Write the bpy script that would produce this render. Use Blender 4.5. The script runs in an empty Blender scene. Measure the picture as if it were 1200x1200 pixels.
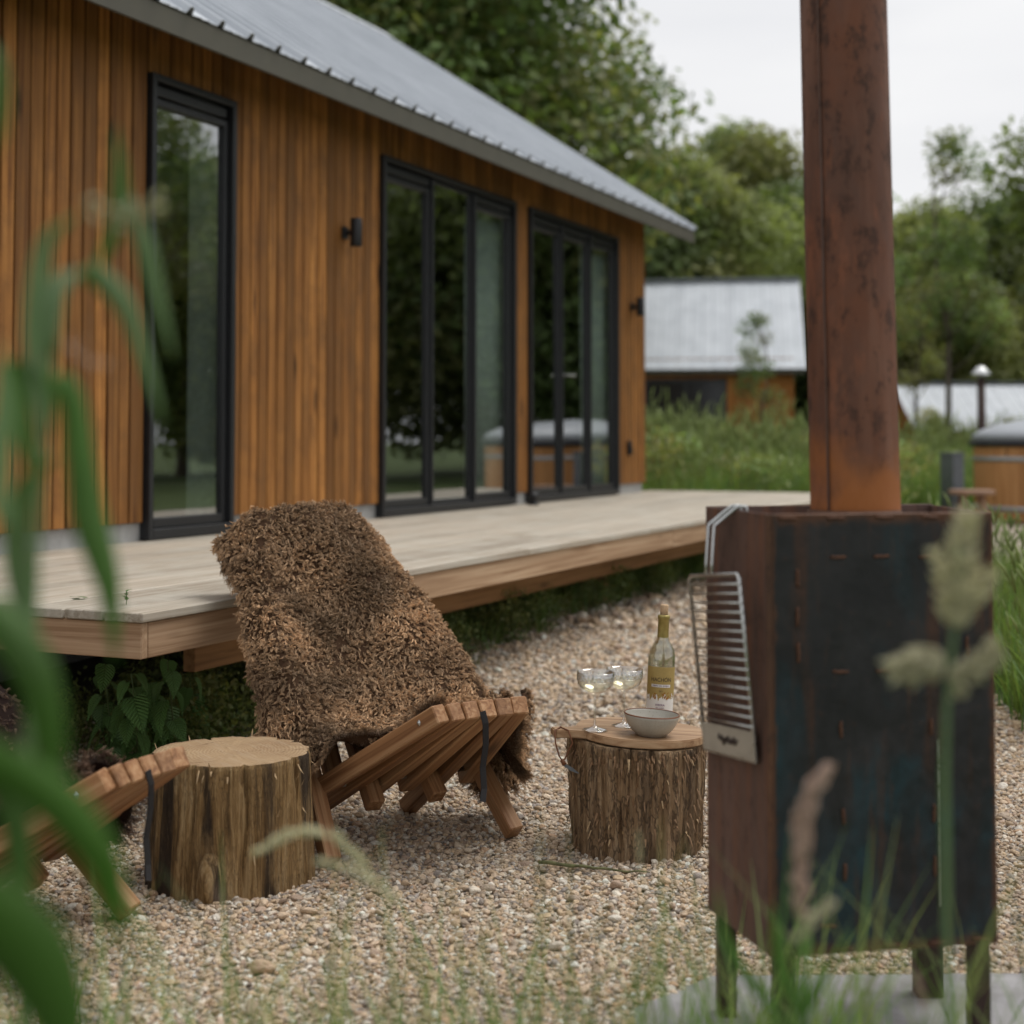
import bpy, math, random
import numpy as np
from mathutils import Vector, Matrix, noise
R = math.radians
rnd = random.Random(7)
npr = np.random.RandomState(7)
SC = bpy.context.scene
COL = SC.collection

# ------------------------------------------------------------------ camera, sky, sun, exposure
cam_d = bpy.data.cameras.new('camera'); cam = bpy.data.objects.new('camera', cam_d); COL.objects.link(cam)
CAM_Z = 1.13; PITCH = 2.4
cam.location = (0, 0, CAM_Z); cam.rotation_euler = (R(90 + PITCH), 0, 0)
cam_d.sensor_width = 24; cam_d.lens = 35; cam_d.shift_y = -0.132
cam_d.clip_start = 0.05; cam_d.clip_end = 1500
cam_d.dof.use_dof = True; cam_d.dof.focus_distance = 4.15; cam_d.dof.aperture_fstop = 1.45
SC.camera = cam

W = bpy.data.worlds.new('World'); SC.world = W; W.use_nodes = True
wn, wl = W.node_tree.nodes, W.node_tree.links
wn.clear()
SUN_EL, SUN_AZ = 62, 65          # azimuth measured clockwise from +Y
sky = wn.new('ShaderNodeTexSky'); sky.sky_type = 'NISHITA'; sky.sun_disc = False
sky.sun_elevation = R(SUN_EL); sky.sun_rotation = R(SUN_AZ); sky.dust_density = 4; sky.air_density = 1
hs = wn.new('ShaderNodeHueSaturation'); hs.inputs['Saturation'].default_value = 0.12
mx = wn.new('ShaderNodeMix'); mx.data_type = 'RGBA'; mx.inputs[0].default_value = 0.82
bg = wn.new('ShaderNodeBackground'); out = wn.new('ShaderNodeOutputWorld')
wl.new(sky.outputs[0], hs.inputs['Color']); wl.new(hs.outputs[0], mx.inputs[6])
cn = wn.new('ShaderNodeTexNoise'); ctc = wn.new('ShaderNodeTexCoord'); cmp_ = wn.new('ShaderNodeMapping'); cmp_.inputs['Scale'].default_value = (1, 1, 3.5)
wl.new(ctc.outputs['Generated'], cmp_.inputs[0]); wl.new(cmp_.outputs[0], cn.inputs['Vector']); cn.inputs['Scale'].default_value = 2.2; cn.inputs['Detail'].default_value = 5
cr_ = wn.new('ShaderNodeValToRGB'); cr_.color_ramp.elements[0].position = .35; cr_.color_ramp.elements[1].position = .68
cr_.color_ramp.elements[0].color = (7.3, 7.4, 7.75, 1); cr_.color_ramp.elements[1].color = (8.9, 8.9, 8.95, 1)      # the overcast layer
wl.new(cn.outputs['Fac'], cr_.inputs[0]); wl.new(cr_.outputs[0], mx.inputs[7])
wl.new(mx.outputs[2], bg.inputs[0]); bg.inputs[1].default_value = 0.086
wl.new(bg.outputs[0], out.inputs[0])

sd = bpy.data.lights.new('sun', 'SUN'); sd.energy = 1.4; sd.angle = R(35); sd.color = (1, .97, .92)
so = bpy.data.objects.new('sun', sd); COL.objects.link(so)
sv = Vector((math.sin(R(SUN_AZ)) * math.cos(R(SUN_EL)), math.cos(R(SUN_AZ)) * math.cos(R(SUN_EL)), math.sin(R(SUN_EL))))
so.rotation_euler = sv.to_track_quat('Z', 'Y').to_euler(); so.location = (0, 0, 30)
SC.view_settings.view_transform = 'Standard'; SC.view_settings.look = 'None'
SC.view_settings.gamma = 1; SC.view_settings.exposure = 0.42; SC.view_settings.use_curve_mapping = False
SC.cycles.use_denoising = True
SC.cycles.max_bounces = 8; SC.cycles.diffuse_bounces = 3; SC.cycles.transparent_max_bounces = 12
SC.cycles.sample_clamp_indirect = 4; SC.cycles.caustics_refractive = False; SC.cycles.caustics_reflective = False

# ------------------------------------------------------------------ helpers
def P(px, py, Y):
    """world point seen at photo pixel (px, py) at forward distance Y"""
    v = Vector(((px - 600) / 1750, 1, -(py - 441.7) / 1750))
    p = R(PITCH); c, s = math.cos(p), math.sin(p)
    d = Vector((v.x, v.y * c - v.z * s, v.y * s + v.z * c))
    d *= Y / d.y
    return Vector((d.x, d.y, CAM_Z + d.z))

class MB:
    def __init__(s): s.v = []; s.f = []; s.m = []
    def add(s, vs, fs, mi=0):
        b = len(s.v); s.v += [tuple(v) for v in vs]; s.f += [tuple(b + i for i in f) for f in fs]; s.m += [mi] * len(fs)
    def box(s, c, d, rot=None, mi=0, bev=0):
        hx, hy, hz = d[0] / 2, d[1] / 2, d[2] / 2
        if bev <= 0:
            vs = [Vector((x, y, z)) for z in (-hz, hz) for y in (-hy, hy) for x in (-hx, hx)]
            fs = [(0, 2, 3, 1), (4, 5, 7, 6), (0, 1, 5, 4), (2, 6, 7, 3), (0, 4, 6, 2), (1, 3, 7, 5)]
        else:
            # chamfered box: 24 vertices
            b = min(bev, hx * .9, hy * .9, hz * .9); vs = []; idx = {}
            for sx in (-1, 1):
                for sy in (-1, 1):
                    for sz in (-1, 1):
                        for a in range(3):
                            q = [sx * (hx - b), sy * (hy - b), sz * (hz - b)]
                            q[a] = (sx * hx, sy * hy, sz * hz)[a]
                            idx[(sx, sy, sz, a)] = len(vs); vs.append(Vector(q))
            fs = []
            for a in range(3):
                o = [i for i in range(3) if i != a]
                for sg in (-1, 1):
                    loop = []
                    for p, q in ((-1, -1), (1, -1), (1, 1), (-1, 1)):
                        k = [0, 0, 0]; k[a] = sg; k[o[0]] = p; k[o[1]] = q; loop.append(idx[(k[0], k[1], k[2], a)])
                    fs.append(tuple(loop))
            for a in range(3):
                o = [i for i in range(3) if i != a]
                for p in (-1, 1):
                    for q in (-1, 1):
                        l = []
                        for sg in (-1, 1):
                            k = [0, 0, 0]; k[a] = sg; k[o[0]] = p; k[o[1]] = q
                            l.append((idx[(k[0], k[1], k[2], o[0])], idx[(k[0], k[1], k[2], o[1])]))
                        fs.append((l[0][0], l[0][1], l[1][1], l[1][0]))
            for sx in (-1, 1):
                for sy in (-1, 1):
                    for sz in (-1, 1):
                        fs.append(tuple(idx[(sx, sy, sz, a)] for a in range(3)))
        M = rot if rot is not None else Matrix.Identity(3)
        c = Vector(c)
        s.add([M @ v + c for v in vs], fs, mi); return s
    def beam(s, a, b, w, h, up=(0, 0, 1), mi=0, bev=0):
        a, b = Vector(a), Vector(b); d = (b - a); L = d.length; d.normalize()
        x = d.cross(Vector(up)).normalized(); z = x.cross(d).normalized()
        M = Matrix((x, d, z)).transposed()
        return s.box((a + b) / 2, (w, L, h), M, mi, bev)
    def tube(s, pts, r, n=8, cap=True, mi=0):
        pts = [Vector(p) for p in pts]; rs = r if isinstance(r, (list, tuple)) else [r] * len(pts)
        b = len(s.v); prev = None
        for i, p in enumerate(pts):
            t = (pts[min(i + 1, len(pts) - 1)] - pts[max(i - 1, 0)]).normalized()
            if prev is None:
                u = t.orthogonal().normalized()
            else:
                u = (prev - t * prev.dot(t)).normalized()
            prev = u; w = t.cross(u)
            for k in range(n):
                a = 2 * math.pi * k / n; s.v.append(tuple(p + (u * math.cos(a) + w * math.sin(a)) * rs[i]))
        for i in range(len(pts) - 1):
            for k in range(n):
                k2 = (k + 1) % n
                s.f.append((b + i * n + k, b + i * n + k2, b + (i + 1) * n + k2, b + (i + 1) * n + k)); s.m.append(mi)
        if cap:
            s.f.append(tuple(b + k for k in reversed(range(n)))); s.m.append(mi)
            e = b + (len(pts) - 1) * n; s.f.append(tuple(e + k for k in range(n))); s.m.append(mi)
        return s
    def lathe(s, prof, n=32, mi=0):
        b = len(s.v)
        for (r, z) in prof:
            for k in range(n):
                a = 2 * math.pi * k / n; s.v.append((r * math.cos(a), r * math.sin(a), z))
        for i in range(len(prof) - 1):
            for k in range(n):
                k2 = (k + 1) % n
                s.f.append((b + i * n + k, b + i * n + k2, b + (i + 1) * n + k2, b + (i + 1) * n + k)); s.m.append(mi)
        return s
    def ribbon(s, pts, w, side=None, fold=0, mi=0):
        """leaf blade along pts; w = list of half widths; V fold"""
        pts = [Vector(p) for p in pts]; b = len(s.v); n = len(pts)
        for i, p in enumerate(pts):
            t = (pts[min(i + 1, n - 1)] - pts[max(i - 1, 0)]).normalized()
            sd = (Vector(side) if side is not None else t.cross(Vector((0, 0, 1))))
            sd = (sd - t * sd.dot(t))
            if sd.length < 1e-5: sd = Vector((1, 0, 0))
            sd.normalize(); nn = sd.cross(t)
            ww = w[i] if isinstance(w, (list, tuple)) else w
            s.v += [tuple(p - sd * ww + nn * ww * fold), tuple(p), tuple(p + sd * ww + nn * ww * fold)]
        for i in range(n - 1):
            a = b + i * 3; s.f += [(a, a + 1, a + 4, a + 3), (a + 1, a + 2, a + 5, a + 4)]; s.m += [mi, mi]
        return s
    def mesh(s, name, mats, smooth=False):
        me = bpy.data.meshes.new(name); me.from_pydata(s.v, [], s.f)
        for m in (mats if isinstance(mats, (list, tuple)) else [mats]): me.materials.append(m)
        if any(s.m): me.polygons.foreach_set('material_index', s.m)
        if smooth: me.polygons.foreach_set('use_smooth', [True] * len(me.polygons))
        me.update(); return me
    def obj(s, name, mats, parent=None, smooth=False, loc=None, rz=None):
        return link(name, s.mesh(name, mats, smooth), parent, loc, rz)

def link(name, data, parent=None, loc=None, rz=None):
    o = bpy.data.objects.new(name, data); COL.objects.link(o)
    if parent is not None: o.parent = parent
    if loc is not None: o.location = loc
    if rz is not None: o.rotation_euler = (0, 0, rz)
    return o
def tag(o, label, cat=None, group=None, kind=None):
    if label: o['label'] = label
    if cat: o['category'] = cat
    if group: o['group'] = group
    if kind: o['kind'] = kind
    return o
def thing(name, label, cat, loc=(0, 0, 0), rz=0, group=None):
    return tag(link(name, None, None, loc, rz), label, cat, group)
def copy_tree(o, parent=None):
    c = o.copy(); COL.objects.link(c)
    if parent is not None: c.parent = parent
    for ch in list(o.children): copy_tree(ch, c)
    return c
def smooth_by_angle(me, ang=40):
    import bmesh
    bm = bmesh.new(); bm.from_mesh(me)
    for f in bm.faces: f.smooth = True
    for e in bm.edges:
        if len(e.link_faces) == 2 and e.calc_face_angle(0) > R(ang): e.smooth = False
    bm.to_mesh(me); bm.free()

# ------------------------------------------------------------------ materials
class NT:
    def __init__(s, name, rough=.7, spec=.4, metal=0):
        s.m = bpy.data.materials.new(name); s.m.use_nodes = True
        s.n = s.m.node_tree.nodes; s.l = s.m.node_tree.links
        s.b = s.n['Principled BSDF']; s.o = s.n['Material Output']
        s.b.inputs['Roughness'].default_value = rough; s.b.inputs['Specular IOR Level'].default_value = spec
        s.b.inputs['Metallic'].default_value = metal
        s._tc = None
    def node(s, t, **k):
        x = s.n.new(t)
        for a, v in k.items(): setattr(x, a, v)
        return x
    def coord(s, scale=(1, 1, 1), kind='Object', rot=(0, 0, 0)):
        if s._tc is None: s._tc = s.node('ShaderNodeTexCoord')
        mp = s.node('ShaderNodeMapping'); s.l.new(s._tc.outputs[kind], mp.inputs[0])
        mp.inputs['Scale'].default_value = scale; mp.inputs['Rotation'].default_value = rot
        return mp.outputs[0]
    def noise(s, sc, scale=(1, 1, 1), detail=4, rough=.55, dist=0, off=None, vec=None):
        t = s.node('ShaderNodeTexNoise'); v = vec or s.coord(scale)
        if off is not None:
            a = s.node('ShaderNodeVectorMath', operation='ADD'); s.l.new(v, a.inputs[0]); s.l.new(off, a.inputs[1]); v = a.outputs[0]
        s.l.new(v, t.inputs['Vector']); t.inputs['Scale'].default_value = sc
        t.inputs['Detail'].default_value = detail; t.inputs['Roughness'].default_value = rough; t.inputs['Distortion'].default_value = dist
        return t.outputs['Fac']
    def voro(s, sc, scale=(1, 1, 1), feature='F1', out='Distance'):
        t = s.node('ShaderNodeTexVoronoi', feature=feature); s.l.new(s.coord(scale), t.inputs['Vector']); t.inputs['Scale'].default_value = sc
        return t.outputs[out]
    def ramp(s, fac, stops):
        r = s.node('ShaderNodeValToRGB'); s.l.new(fac, r.inputs[0]); e = r.color_ramp.elements
        while len(e) < len(stops): e.new(.5)
        for i, (p, c) in enumerate(stops):
            e[i].position = p; e[i].color = (*c, 1) if len(c) == 3 else c
        return r.outputs[0]
    def fr(s, fac, a, b, c=0., d=1.):
        r = s.node('ShaderNodeMapRange'); s.l.new(fac, r.inputs[0]); r.clamp = True
        for i, v in enumerate((a, b, c, d)): r.inputs[i + 1].default_value = v
        return r.outputs[0]
    def mix(s, fac, a, b, mode='MIX'):
        x = s.node('ShaderNodeMix', data_type='RGBA', blend_type=mode)
        if isinstance(fac, (int, float)): x.inputs[0].default_value = fac
        else: s.l.new(fac, x.inputs[0])
        for i, v in ((6, a), (7, b)):
            if isinstance(v, (tuple, list)): x.inputs[i].default_value = (*v[:3], 1)
            else: s.l.new(v, x.inputs[i])
        return x.outputs[2]
    def rand(s): return s.node('ShaderNodeObjectInfo').outputs['Random']
    def randoff(s, k=37.):
        m = s.node('ShaderNodeMath', operation='MULTIPLY'); s.l.new(s.rand(), m.inputs[0]); m.inputs[1].default_value = k
        c = s.node('ShaderNodeCombineXYZ'); s.l.new(m.outputs[0], c.inputs[0]); s.l.new(m.outputs[0], c.inputs[1]); s.l.new(m.outputs[0], c.inputs[2])
        return c.outputs[0]
    def math(s, op, a, b=0.):
        m = s.node('ShaderNodeMath', operation=op)
        for i, v in ((0, a), (1, b)):
            if isinstance(v, (int, float)): m.inputs[i].default_value = v
            else: s.l.new(v, m.inputs[i])
        return m.outputs[0]
    def color(s, c):
        if isinstance(c, (tuple, list)): s.b.inputs['Base Color'].default_value = (*c[:3], 1)
        else: s.l.new(c, s.b.inputs['Base Color'])
    def roughness(s, f): s.l.new(f, s.b.inputs['Roughness'])
    def bump(s, h, strength=.5, dist=.01):
        b = s.node('ShaderNodeBump'); b.inputs['Strength'].default_value = strength; b.inputs['Distance'].default_value = dist
        s.l.new(h, b.inputs['Height'])
        if s.b.inputs['Normal'].is_linked: s.l.new(s.b.inputs['Normal'].links[0].from_socket, b.inputs['Normal'])
        s.l.new(b.outputs[0], s.b.inputs['Normal'])
    def attr(s, name, typ='GEOMETRY'):
        a = s.node('ShaderNodeAttribute'); a.attribute_name = name; a.attribute_type = typ; return a

def wood(name, c0, c1, c2, axis='Z', fine=55, tone=.35, rough=.7, knots=True, bump=.25, weather=None):
    """plank wood, grain along an object axis, per-piece tone"""
    k = NT(name, rough, .3)
    def sc(a, b): return {'X': (a, b, b), 'Y': (b, a, b), 'Z': (b, b, a)}[axis]
    off = k.randoff()
    g = k.noise(1, sc(1.2, fine), 5, .6, .6, off=off)
    g2 = k.noise(1, sc(.5, 9), 3, .5, 1.5, off=off)
    col = k.ramp(g, [(.34, c0), (.5, c1), (.66, c2)])
    col = k.mix(k.fr(g2, .35, .75, 0, .55), col, c0)
    t = k.fr(k.rand(), 0, 1, 1 - tone, 1 + tone)
    v = k.node('ShaderNodeHueSaturation'); k.l.new(col, v.inputs['Color']); k.l.new(t, v.inputs['Value']); col = v.outputs[0]
    if knots:
        t = k.node('ShaderNodeTexVoronoi'); vv = k.coord(sc(1.6, 7)); a = k.node('ShaderNodeVectorMath', operation='ADD')
        k.l.new(vv, a.inputs[0]); k.l.new(off, a.inputs[1]); k.l.new(a.outputs[0], t.inputs['Vector']); t.inputs['Scale'].default_value = 1
        col = k.mix(k.fr(t.outputs['Distance'], .06, .17, .85, 0), col, tuple(x * .28 for x in c0))
    if weather:
        n = k.noise(3.1, (1, 1, 1), 5, .65, off=off); col = k.mix(k.fr(n, .45, .7, 0, .8), col, weather)
    k.color(col); k.bump(g, bump, .003); return k.m

def plain(name, c, rough=.6, metal=0, spec=.4, var=.12, nsc=30, bump=.1):
    k = NT(name, rough, spec, metal)
    n = k.noise(nsc, detail=5)
    k.color(k.mix(k.fr(n, .3, .7), tuple(x * (1 - var) for x in c), tuple(min(1, x * (1 + var)) for x in c)))
    k.roughness(k.fr(n, .3, .7, max(0, rough - .08), min(1, rough + .08)))
    if bump: k.bump(n, bump, .002)
    return k.m

M_clad = wood('cladding_wood', (.155, .060, .014), (.30, .128, .031), (.41, .19, .052), 'Z', 45, .36, .62, weather=(.16, .075, .025))
M_clad_far = wood('far_cladding_wood', (.30, .10, .02), (.42, .17, .04), (.5, .22, .06), 'Z', 30, .15)
M_deck = wood('deck_wood', (.30, .25, .19), (.47, .41, .33), (.58, .52, .44), 'Y', 60, .16, .8, knots=False, weather=(.50, .47, .40))
M_fascia = wood('fascia_wood', (.30, .18, .10), (.47, .31, .19), (.56, .40, .26), 'Y', 50, .10, .75)
M_beam = wood('beam_wood', (.20, .10, .04), (.32, .17, .07), (.4, .22, .1), 'Y', 40, .1)
M_chair = wood('chair_wood', (.19, .085, .036), (.345, .175, .078), (.46, .275, .145), 'Y', 70, .18, .55, bump=.3)
M_board = wood('serving_board_wood', (.22, .12, .06), (.40, .25, .14), (.52, .36, .22), 'X', 40, .05, .5)
M_tub = wood('tub_wood', (.38, .17, .06), (.52, .26, .10), (.6, .33, .14), 'Z', 30, .12)
M_stool = wood('stool_wood', (.20, .12, .08), (.33, .2, .13), (.4, .26, .18), 'X', 30, .1)
M_frame = plain('black_window_aluminium', (.014, .015, .017), .42, 0, .5, .2, 60, .03)
M_black = plain('black_lamp_paint', (.012, .012, .013), .45)
M_white = plain('white_curtain_cloth', (.72, .72, .68), .9)
M_conc = plain('plinth_concrete', (.36, .36, .35), .9, var=.15, nsc=14, bump=.4)
M_dark = plain('dark_interior_paint', (.10, .095, .085), .9)
M_floor = plain('interior_floor', (.22, .16, .11), .5)
M_teal = plain('teal_block_paint', (.22, .36, .34), .6)
M_eave = plain('eave_board_paint', (.085, .08, .062), .7, var=.1, nsc=8)
M_steel = plain('stainless_steel', (.55, .56, .55), .32, 1, .5, .1, 90, .05)
M_band = plain('tub_band_steel', (.42, .42, .42), .5, .6)
M_rubber = plain('black_strap_webbing', (.012, .011, .012), .7)
M_cover = plain('tub_cover_vinyl', (.36, .38, .41), .42, var=.06)
M_rim = plain('tub_rim_plastic', (.028, .028, .035), .5)
M_darkpane = plain('dark_window_pane', (.02, .022, .024), .12, 0, .5, 0, bump=0)  # black colour replaces the dark trees this pane would mirror
M_cork = plain('cork', (.52, .36, .22), .9, var=.35, nsc=300, bump=.5)
M_leather = plain('leather_cord', (.16, .06, .025), .6)
M_capmetal = plain('chimney_cap_metal', (.75, .76, .76), .4, .5)
M_greypost = plain('grey_painted_panel', (.12, .135, .15), .5)
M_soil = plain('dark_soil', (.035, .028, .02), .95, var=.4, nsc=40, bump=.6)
M_bark = plain('tree_bark', (.13, .105, .08), .9, var=.4, nsc=9, bump=.7)
M_stem = plain('green_stem', (.09, .14, .05), .6)
M_twig = plain('mossy_twig', (.13, .13, .06), .9, var=.5, nsc=60)

def leafmat(name, c, trans=.42, rough=.5, var=.3, attr=False):
    k = NT(name, rough, .35)
    n = k.noise(3, detail=3); col = k.mix(k.fr(n, .3, .7), tuple(x * (1 - var) for x in c), tuple(x * (1 + var) for x in c))
    if attr:
        a = k.attr('tint'); col = k.mix(1., col, a.outputs['Color'], 'MULTIPLY')
    t = k.fr(k.rand(), 0, 1, .85, 1.15); h = k.node('ShaderNodeHueSaturation'); k.l.new(col, h.inputs['Color']); k.l.new(t, h.inputs['Value']); col = h.outputs[0]
    k.color(col)
    tr = k.node('ShaderNodeBsdfTranslucent'); k.l.new(k.mix(1., col, (1.25, 1.35, .7), 'MULTIPLY'), tr.inputs[0])
    ms = k.node('ShaderNodeMixShader'); ms.inputs[0].default_value = trans
    k.l.new(k.b.outputs[0], ms.inputs[1]); k.l.new(tr.outputs[0], ms.inputs[2]); k.l.new(ms.outputs[0], k.o.inputs[0])
    return k.m
M_leaf_dark = leafmat('dark_oak_leaves', (.155, .20, .072), attr=True)
M_leaf_mid = leafmat('mid_green_leaves', (.20, .245, .10), attr=True)  # lightened to imitate haze over the background trees
M_leaf_light = leafmat('light_green_leaves', (.28, .325, .135), attr=True)  # haze of the far trees put into this paler green too
M_grass = leafmat('meadow_grass', (.15, .25, .075), .4, attr=True)
M_blade = leafmat('foreground_blade', (.14, .26, .07), .55, .5, .3)
M_blade2 = leafmat('foreground_blade_grey', (.22, .31, .17), .5, .55, .25)
M_seed = leafmat('seed_head', (.56, .52, .36), .3, .8, .15)
M_seed_pink = leafmat('pink_seed_head', (.48, .34, .28), .3, .8, .2)
def nettlemat():
    k = NT('nettle_leaf', .45, .4); n = k.noise(60, detail=4)
    sp = k.node('ShaderNodeSeparateXYZ'); k.l.new(k.coord(), sp.inputs[0]); ax = k.math('ABSOLUTE', sp.outputs[0])
    vein = k.math('SINE', k.math('MULTIPLY', k.math('SUBTRACT', sp.outputs[1], k.math('MULTIPLY', ax, .8)), 62.)); rib = k.fr(ax, .0, .022, 1, 0)
    col = k.mix(k.fr(n, .3, .7), (.11, .24, .065), (.19, .36, .11)); vv = k.math('MAXIMUM', k.fr(vein, .72, 1., 0, .7), rib)
    col = k.mix(vv, col, (.07, .15, .045)); k.color(col); k.bump(vein, .6, .05); k.bump(rib, -.5, .05)
    tr = k.node('ShaderNodeBsdfTranslucent'); k.l.new(col, tr.inputs[0]); ms = k.node('ShaderNodeMixShader'); ms.inputs[0].default_value = .25
    k.l.new(k.b.outputs[0], ms.inputs[1]); k.l.new(tr.outputs[0], ms.inputs[2]); k.l.new(ms.outputs[0], k.o.inputs[0]); return k.m
M_nettle = nettlemat()

def roofmat():
    k = NT('galvanised_roof', .5, .5, .25)
    n = k.noise(2.2, detail=5); n2 = k.noise(60, (1, .1, 1), 3)
    k.color(k.mix(k.fr(n, .3, .7), (.43, .46, .50), (.54, .57, .61))); k.roughness(k.fr(n2, .2, .8, .38, .62)); k.bump(n2, .08, .004); return k.m
M_roof = roofmat()

def glassmat(name='window_glass', gain=2.0, tint=(.82, .88, .86)):
    k = NT(name); k.n.remove(k.b)
    tr = k.node('ShaderNodeBsdfTransparent'); tr.inputs[0].default_value = (*tint, 1)
    gl = k.node('ShaderNodeBsdfGlossy'); gl.inputs['Roughness'].default_value = .0; gl.inputs[0].default_value = (.95, .97, .97, 1)
    fz = k.node('ShaderNodeFresnel'); fz.inputs[0].default_value = 1.5
    ms = k.node('ShaderNodeMixShader'); ge = k.node('ShaderNodeNewGeometry'); k.l.new(k.math('MULTIPLY', k.fr(fz.outputs[0], 0, .5, .27, 1), k.math('SUBTRACT', 1., ge.outputs['Backfacing'])), ms.inputs[0])
    nz = k.noise(1.7, detail=1); b = k.node('ShaderNodeBump'); b.inputs['Strength'].default_value = .02; b.inputs['Distance'].default_value = .02
    k.l.new(nz, b.inputs['Height']); k.l.new(b.outputs[0], gl.inputs['Normal'])
    k.l.new(tr.outputs[0], ms.inputs[1]); k.l.new(gl.outputs[0], ms.inputs[2]); k.l.new(ms.outputs[0], k.o.inputs[0]); return k.m
M_glass = glassmat()
def clearglass(name, col, ior=1.5):
    k = NT(name, .0, .5); k.b.inputs['Transmission Weight'].default_value = 1; k.b.inputs['IOR'].default_value = ior; k.b.inputs['Roughness'].default_value = 0
    k.color(col); return k.m
def thinglass(name, tint, f0=.06, power=3.2, gain=.85):
    k = NT(name); k.n.remove(k.b); tr = k.node('ShaderNodeBsdfTransparent'); tr.inputs[0].default_value = (*tint, 1)
    gl = k.node('ShaderNodeBsdfGlossy'); gl.inputs['Roughness'].default_value = .03; gl.inputs[0].default_value = (1, 1, 1, 1)
    lw = k.node('ShaderNodeLayerWeight'); lw.inputs[0].default_value = .5
    f = k.math('ADD', k.math('MULTIPLY', k.math('POWER', lw.outputs['Facing'], power), gain), f0)
    ms = k.node('ShaderNodeMixShader'); k.l.new(f, ms.inputs[0]); k.l.new(tr.outputs[0], ms.inputs[1]); k.l.new(gl.outputs[0], ms.inputs[2]); k.l.new(ms.outputs[0], k.o.inputs[0]); return k.m
M_cglass = thinglass('clear_drinking_glass', (.94, .95, .945), .20)
M_cut = thinglass('cut_glass', (.93, .94, .94), .22)
M_bglass = thinglass('pale_bottle_glass', (.84, .85, .80), .10)
M_wine = thinglass('white_wine', (.985, .97, .89), .05, 4, .3)

def gravelmat():
    k = NT('gravel_ground', .85, .25)
    c = k.node('ShaderNodeTexVoronoi'); k.l.new(k.coord(), c.inputs['Vector']); c.inputs['Scale'].default_value = 62
    hs_ = k.node('ShaderNodeSeparateColor'); k.l.new(c.outputs['Color'], hs_.inputs[0])
    col = k.ramp(hs_.outputs[0], [(0, (.17, .14, .11)), (.2, (.34, .27, .20)), (.45, (.50, .41, .31)), (.7, (.58, .51, .42)), (1, (.72, .68, .60))])
    col = k.mix(k.fr(c.outputs['Distance'], .25, .7, 0, .7), col, (.13, .10, .07))
    col = k.mix(k.fr(k.noise(1.3, detail=4), .4, .7, 0, .25), col, (.26, .22, .16))
    k.color(col); k.bump(c.outputs['Distance'], -.9, .01); return k.m
M_gravel = gravelmat()
def stonemat():
    k = NT('gravel_stone', .62, .35); a = k.attr('col', 'INSTANCER'); n = k.noise(1.6, detail=4)
    k.color(k.mix(k.fr(n, .35, .7, 0, .35), a.outputs['Color'], (.28, .2, .13))); k.bump(n, .4, .1); return k.m
M_stone = stonemat()
def turfmat():
    k = NT('meadow_ground', .9, .2); n = k.noise(.9, detail=6); n2 = k.noise(18, detail=4)
    k.color(k.mix(k.fr(n2, .3, .7), k.mix(k.fr(n, .3, .7), (.06, .10, .03), (.12, .18, .05)), (.10, .12, .05))); k.bump(n2, .8, .1); return k.m
M_turf = turfmat()
def slabmat():
    k = NT('paving_concrete', .85, .3); n = k.noise(9, detail=6); n2 = k.noise(160, detail=2)
    n9 = k.noise(3.3, detail=6, rough=.65); col = k.mix(k.fr(n, .3, .7), (.25, .245, .25), (.37, .36, .36)); col = k.mix(k.fr(n9, .46, .62, 0, .6), col, (.15, .135, .12)); col = k.mix(k.fr(n2, .55, .75, 0, .4), col, (.2, .19, .18)); k.color(col); k.bump(n2, .3, .002); return k.m
M_slab = slabmat()

def steel_front():
    k = NT('blued_steel_plate', .55, .5, .35)
    n = k.noise(5.5, detail=6, rough=.62); n2 = k.noise(45, detail=5, rough=.7); n3 = k.noise(3.2, (1, 1, .7), 4, .6, .8)
    col = k.mix(k.fr(n, .35, .65), (.013, .014, .015), (.034, .033, .034))
    col = k.mix(k.fr(n3, .50, .62, 0, .8), col, (.010, .046, .058))
    col = k.mix(k.fr(n2, .60, .75, 0, .6), col, (.09, .035, .015))
    n4 = k.noise(2.4, (7, 7, .8), 5, .65); col = k.mix(k.fr(n4, .53, .66, 0, .7), col, (.085, .036, .018)); n5 = k.noise(14, detail=7, rough=.75)
    col = k.mix(k.fr(n5, .40, .62, .55, 0), col, (.008, .008, .009)); col = k.mix(k.fr(n5, .62, .74, 0, .35), col, (.085, .085, .085))
    tcg = k.node('ShaderNodeTexCoord'); sg_ = k.node('ShaderNodeSeparateXYZ'); k.l.new(tcg.outputs['Generated'], sg_.inputs[0])
    ed = k.math('MAXIMUM', k.math('ABSOLUTE', k.math('SUBTRACT', sg_.outputs[0], .5)), k.math('ABSOLUTE', k.math('SUBTRACT', sg_.outputs[2], .5)))
    ed = k.math('ADD', ed, k.math('MULTIPLY', k.math('SUBTRACT', k.noise(22, detail=5, rough=.7), .5), .07)); col = k.mix(k.fr(ed, .470, .497, 0, .8), col, (.11, .042, .016))
    k.color(col); k.roughness(k.fr(n5, .3, .7, .32, .72)); k.bump(n2, .25, .003); return k.m
M_sfront = steel_front()
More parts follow.
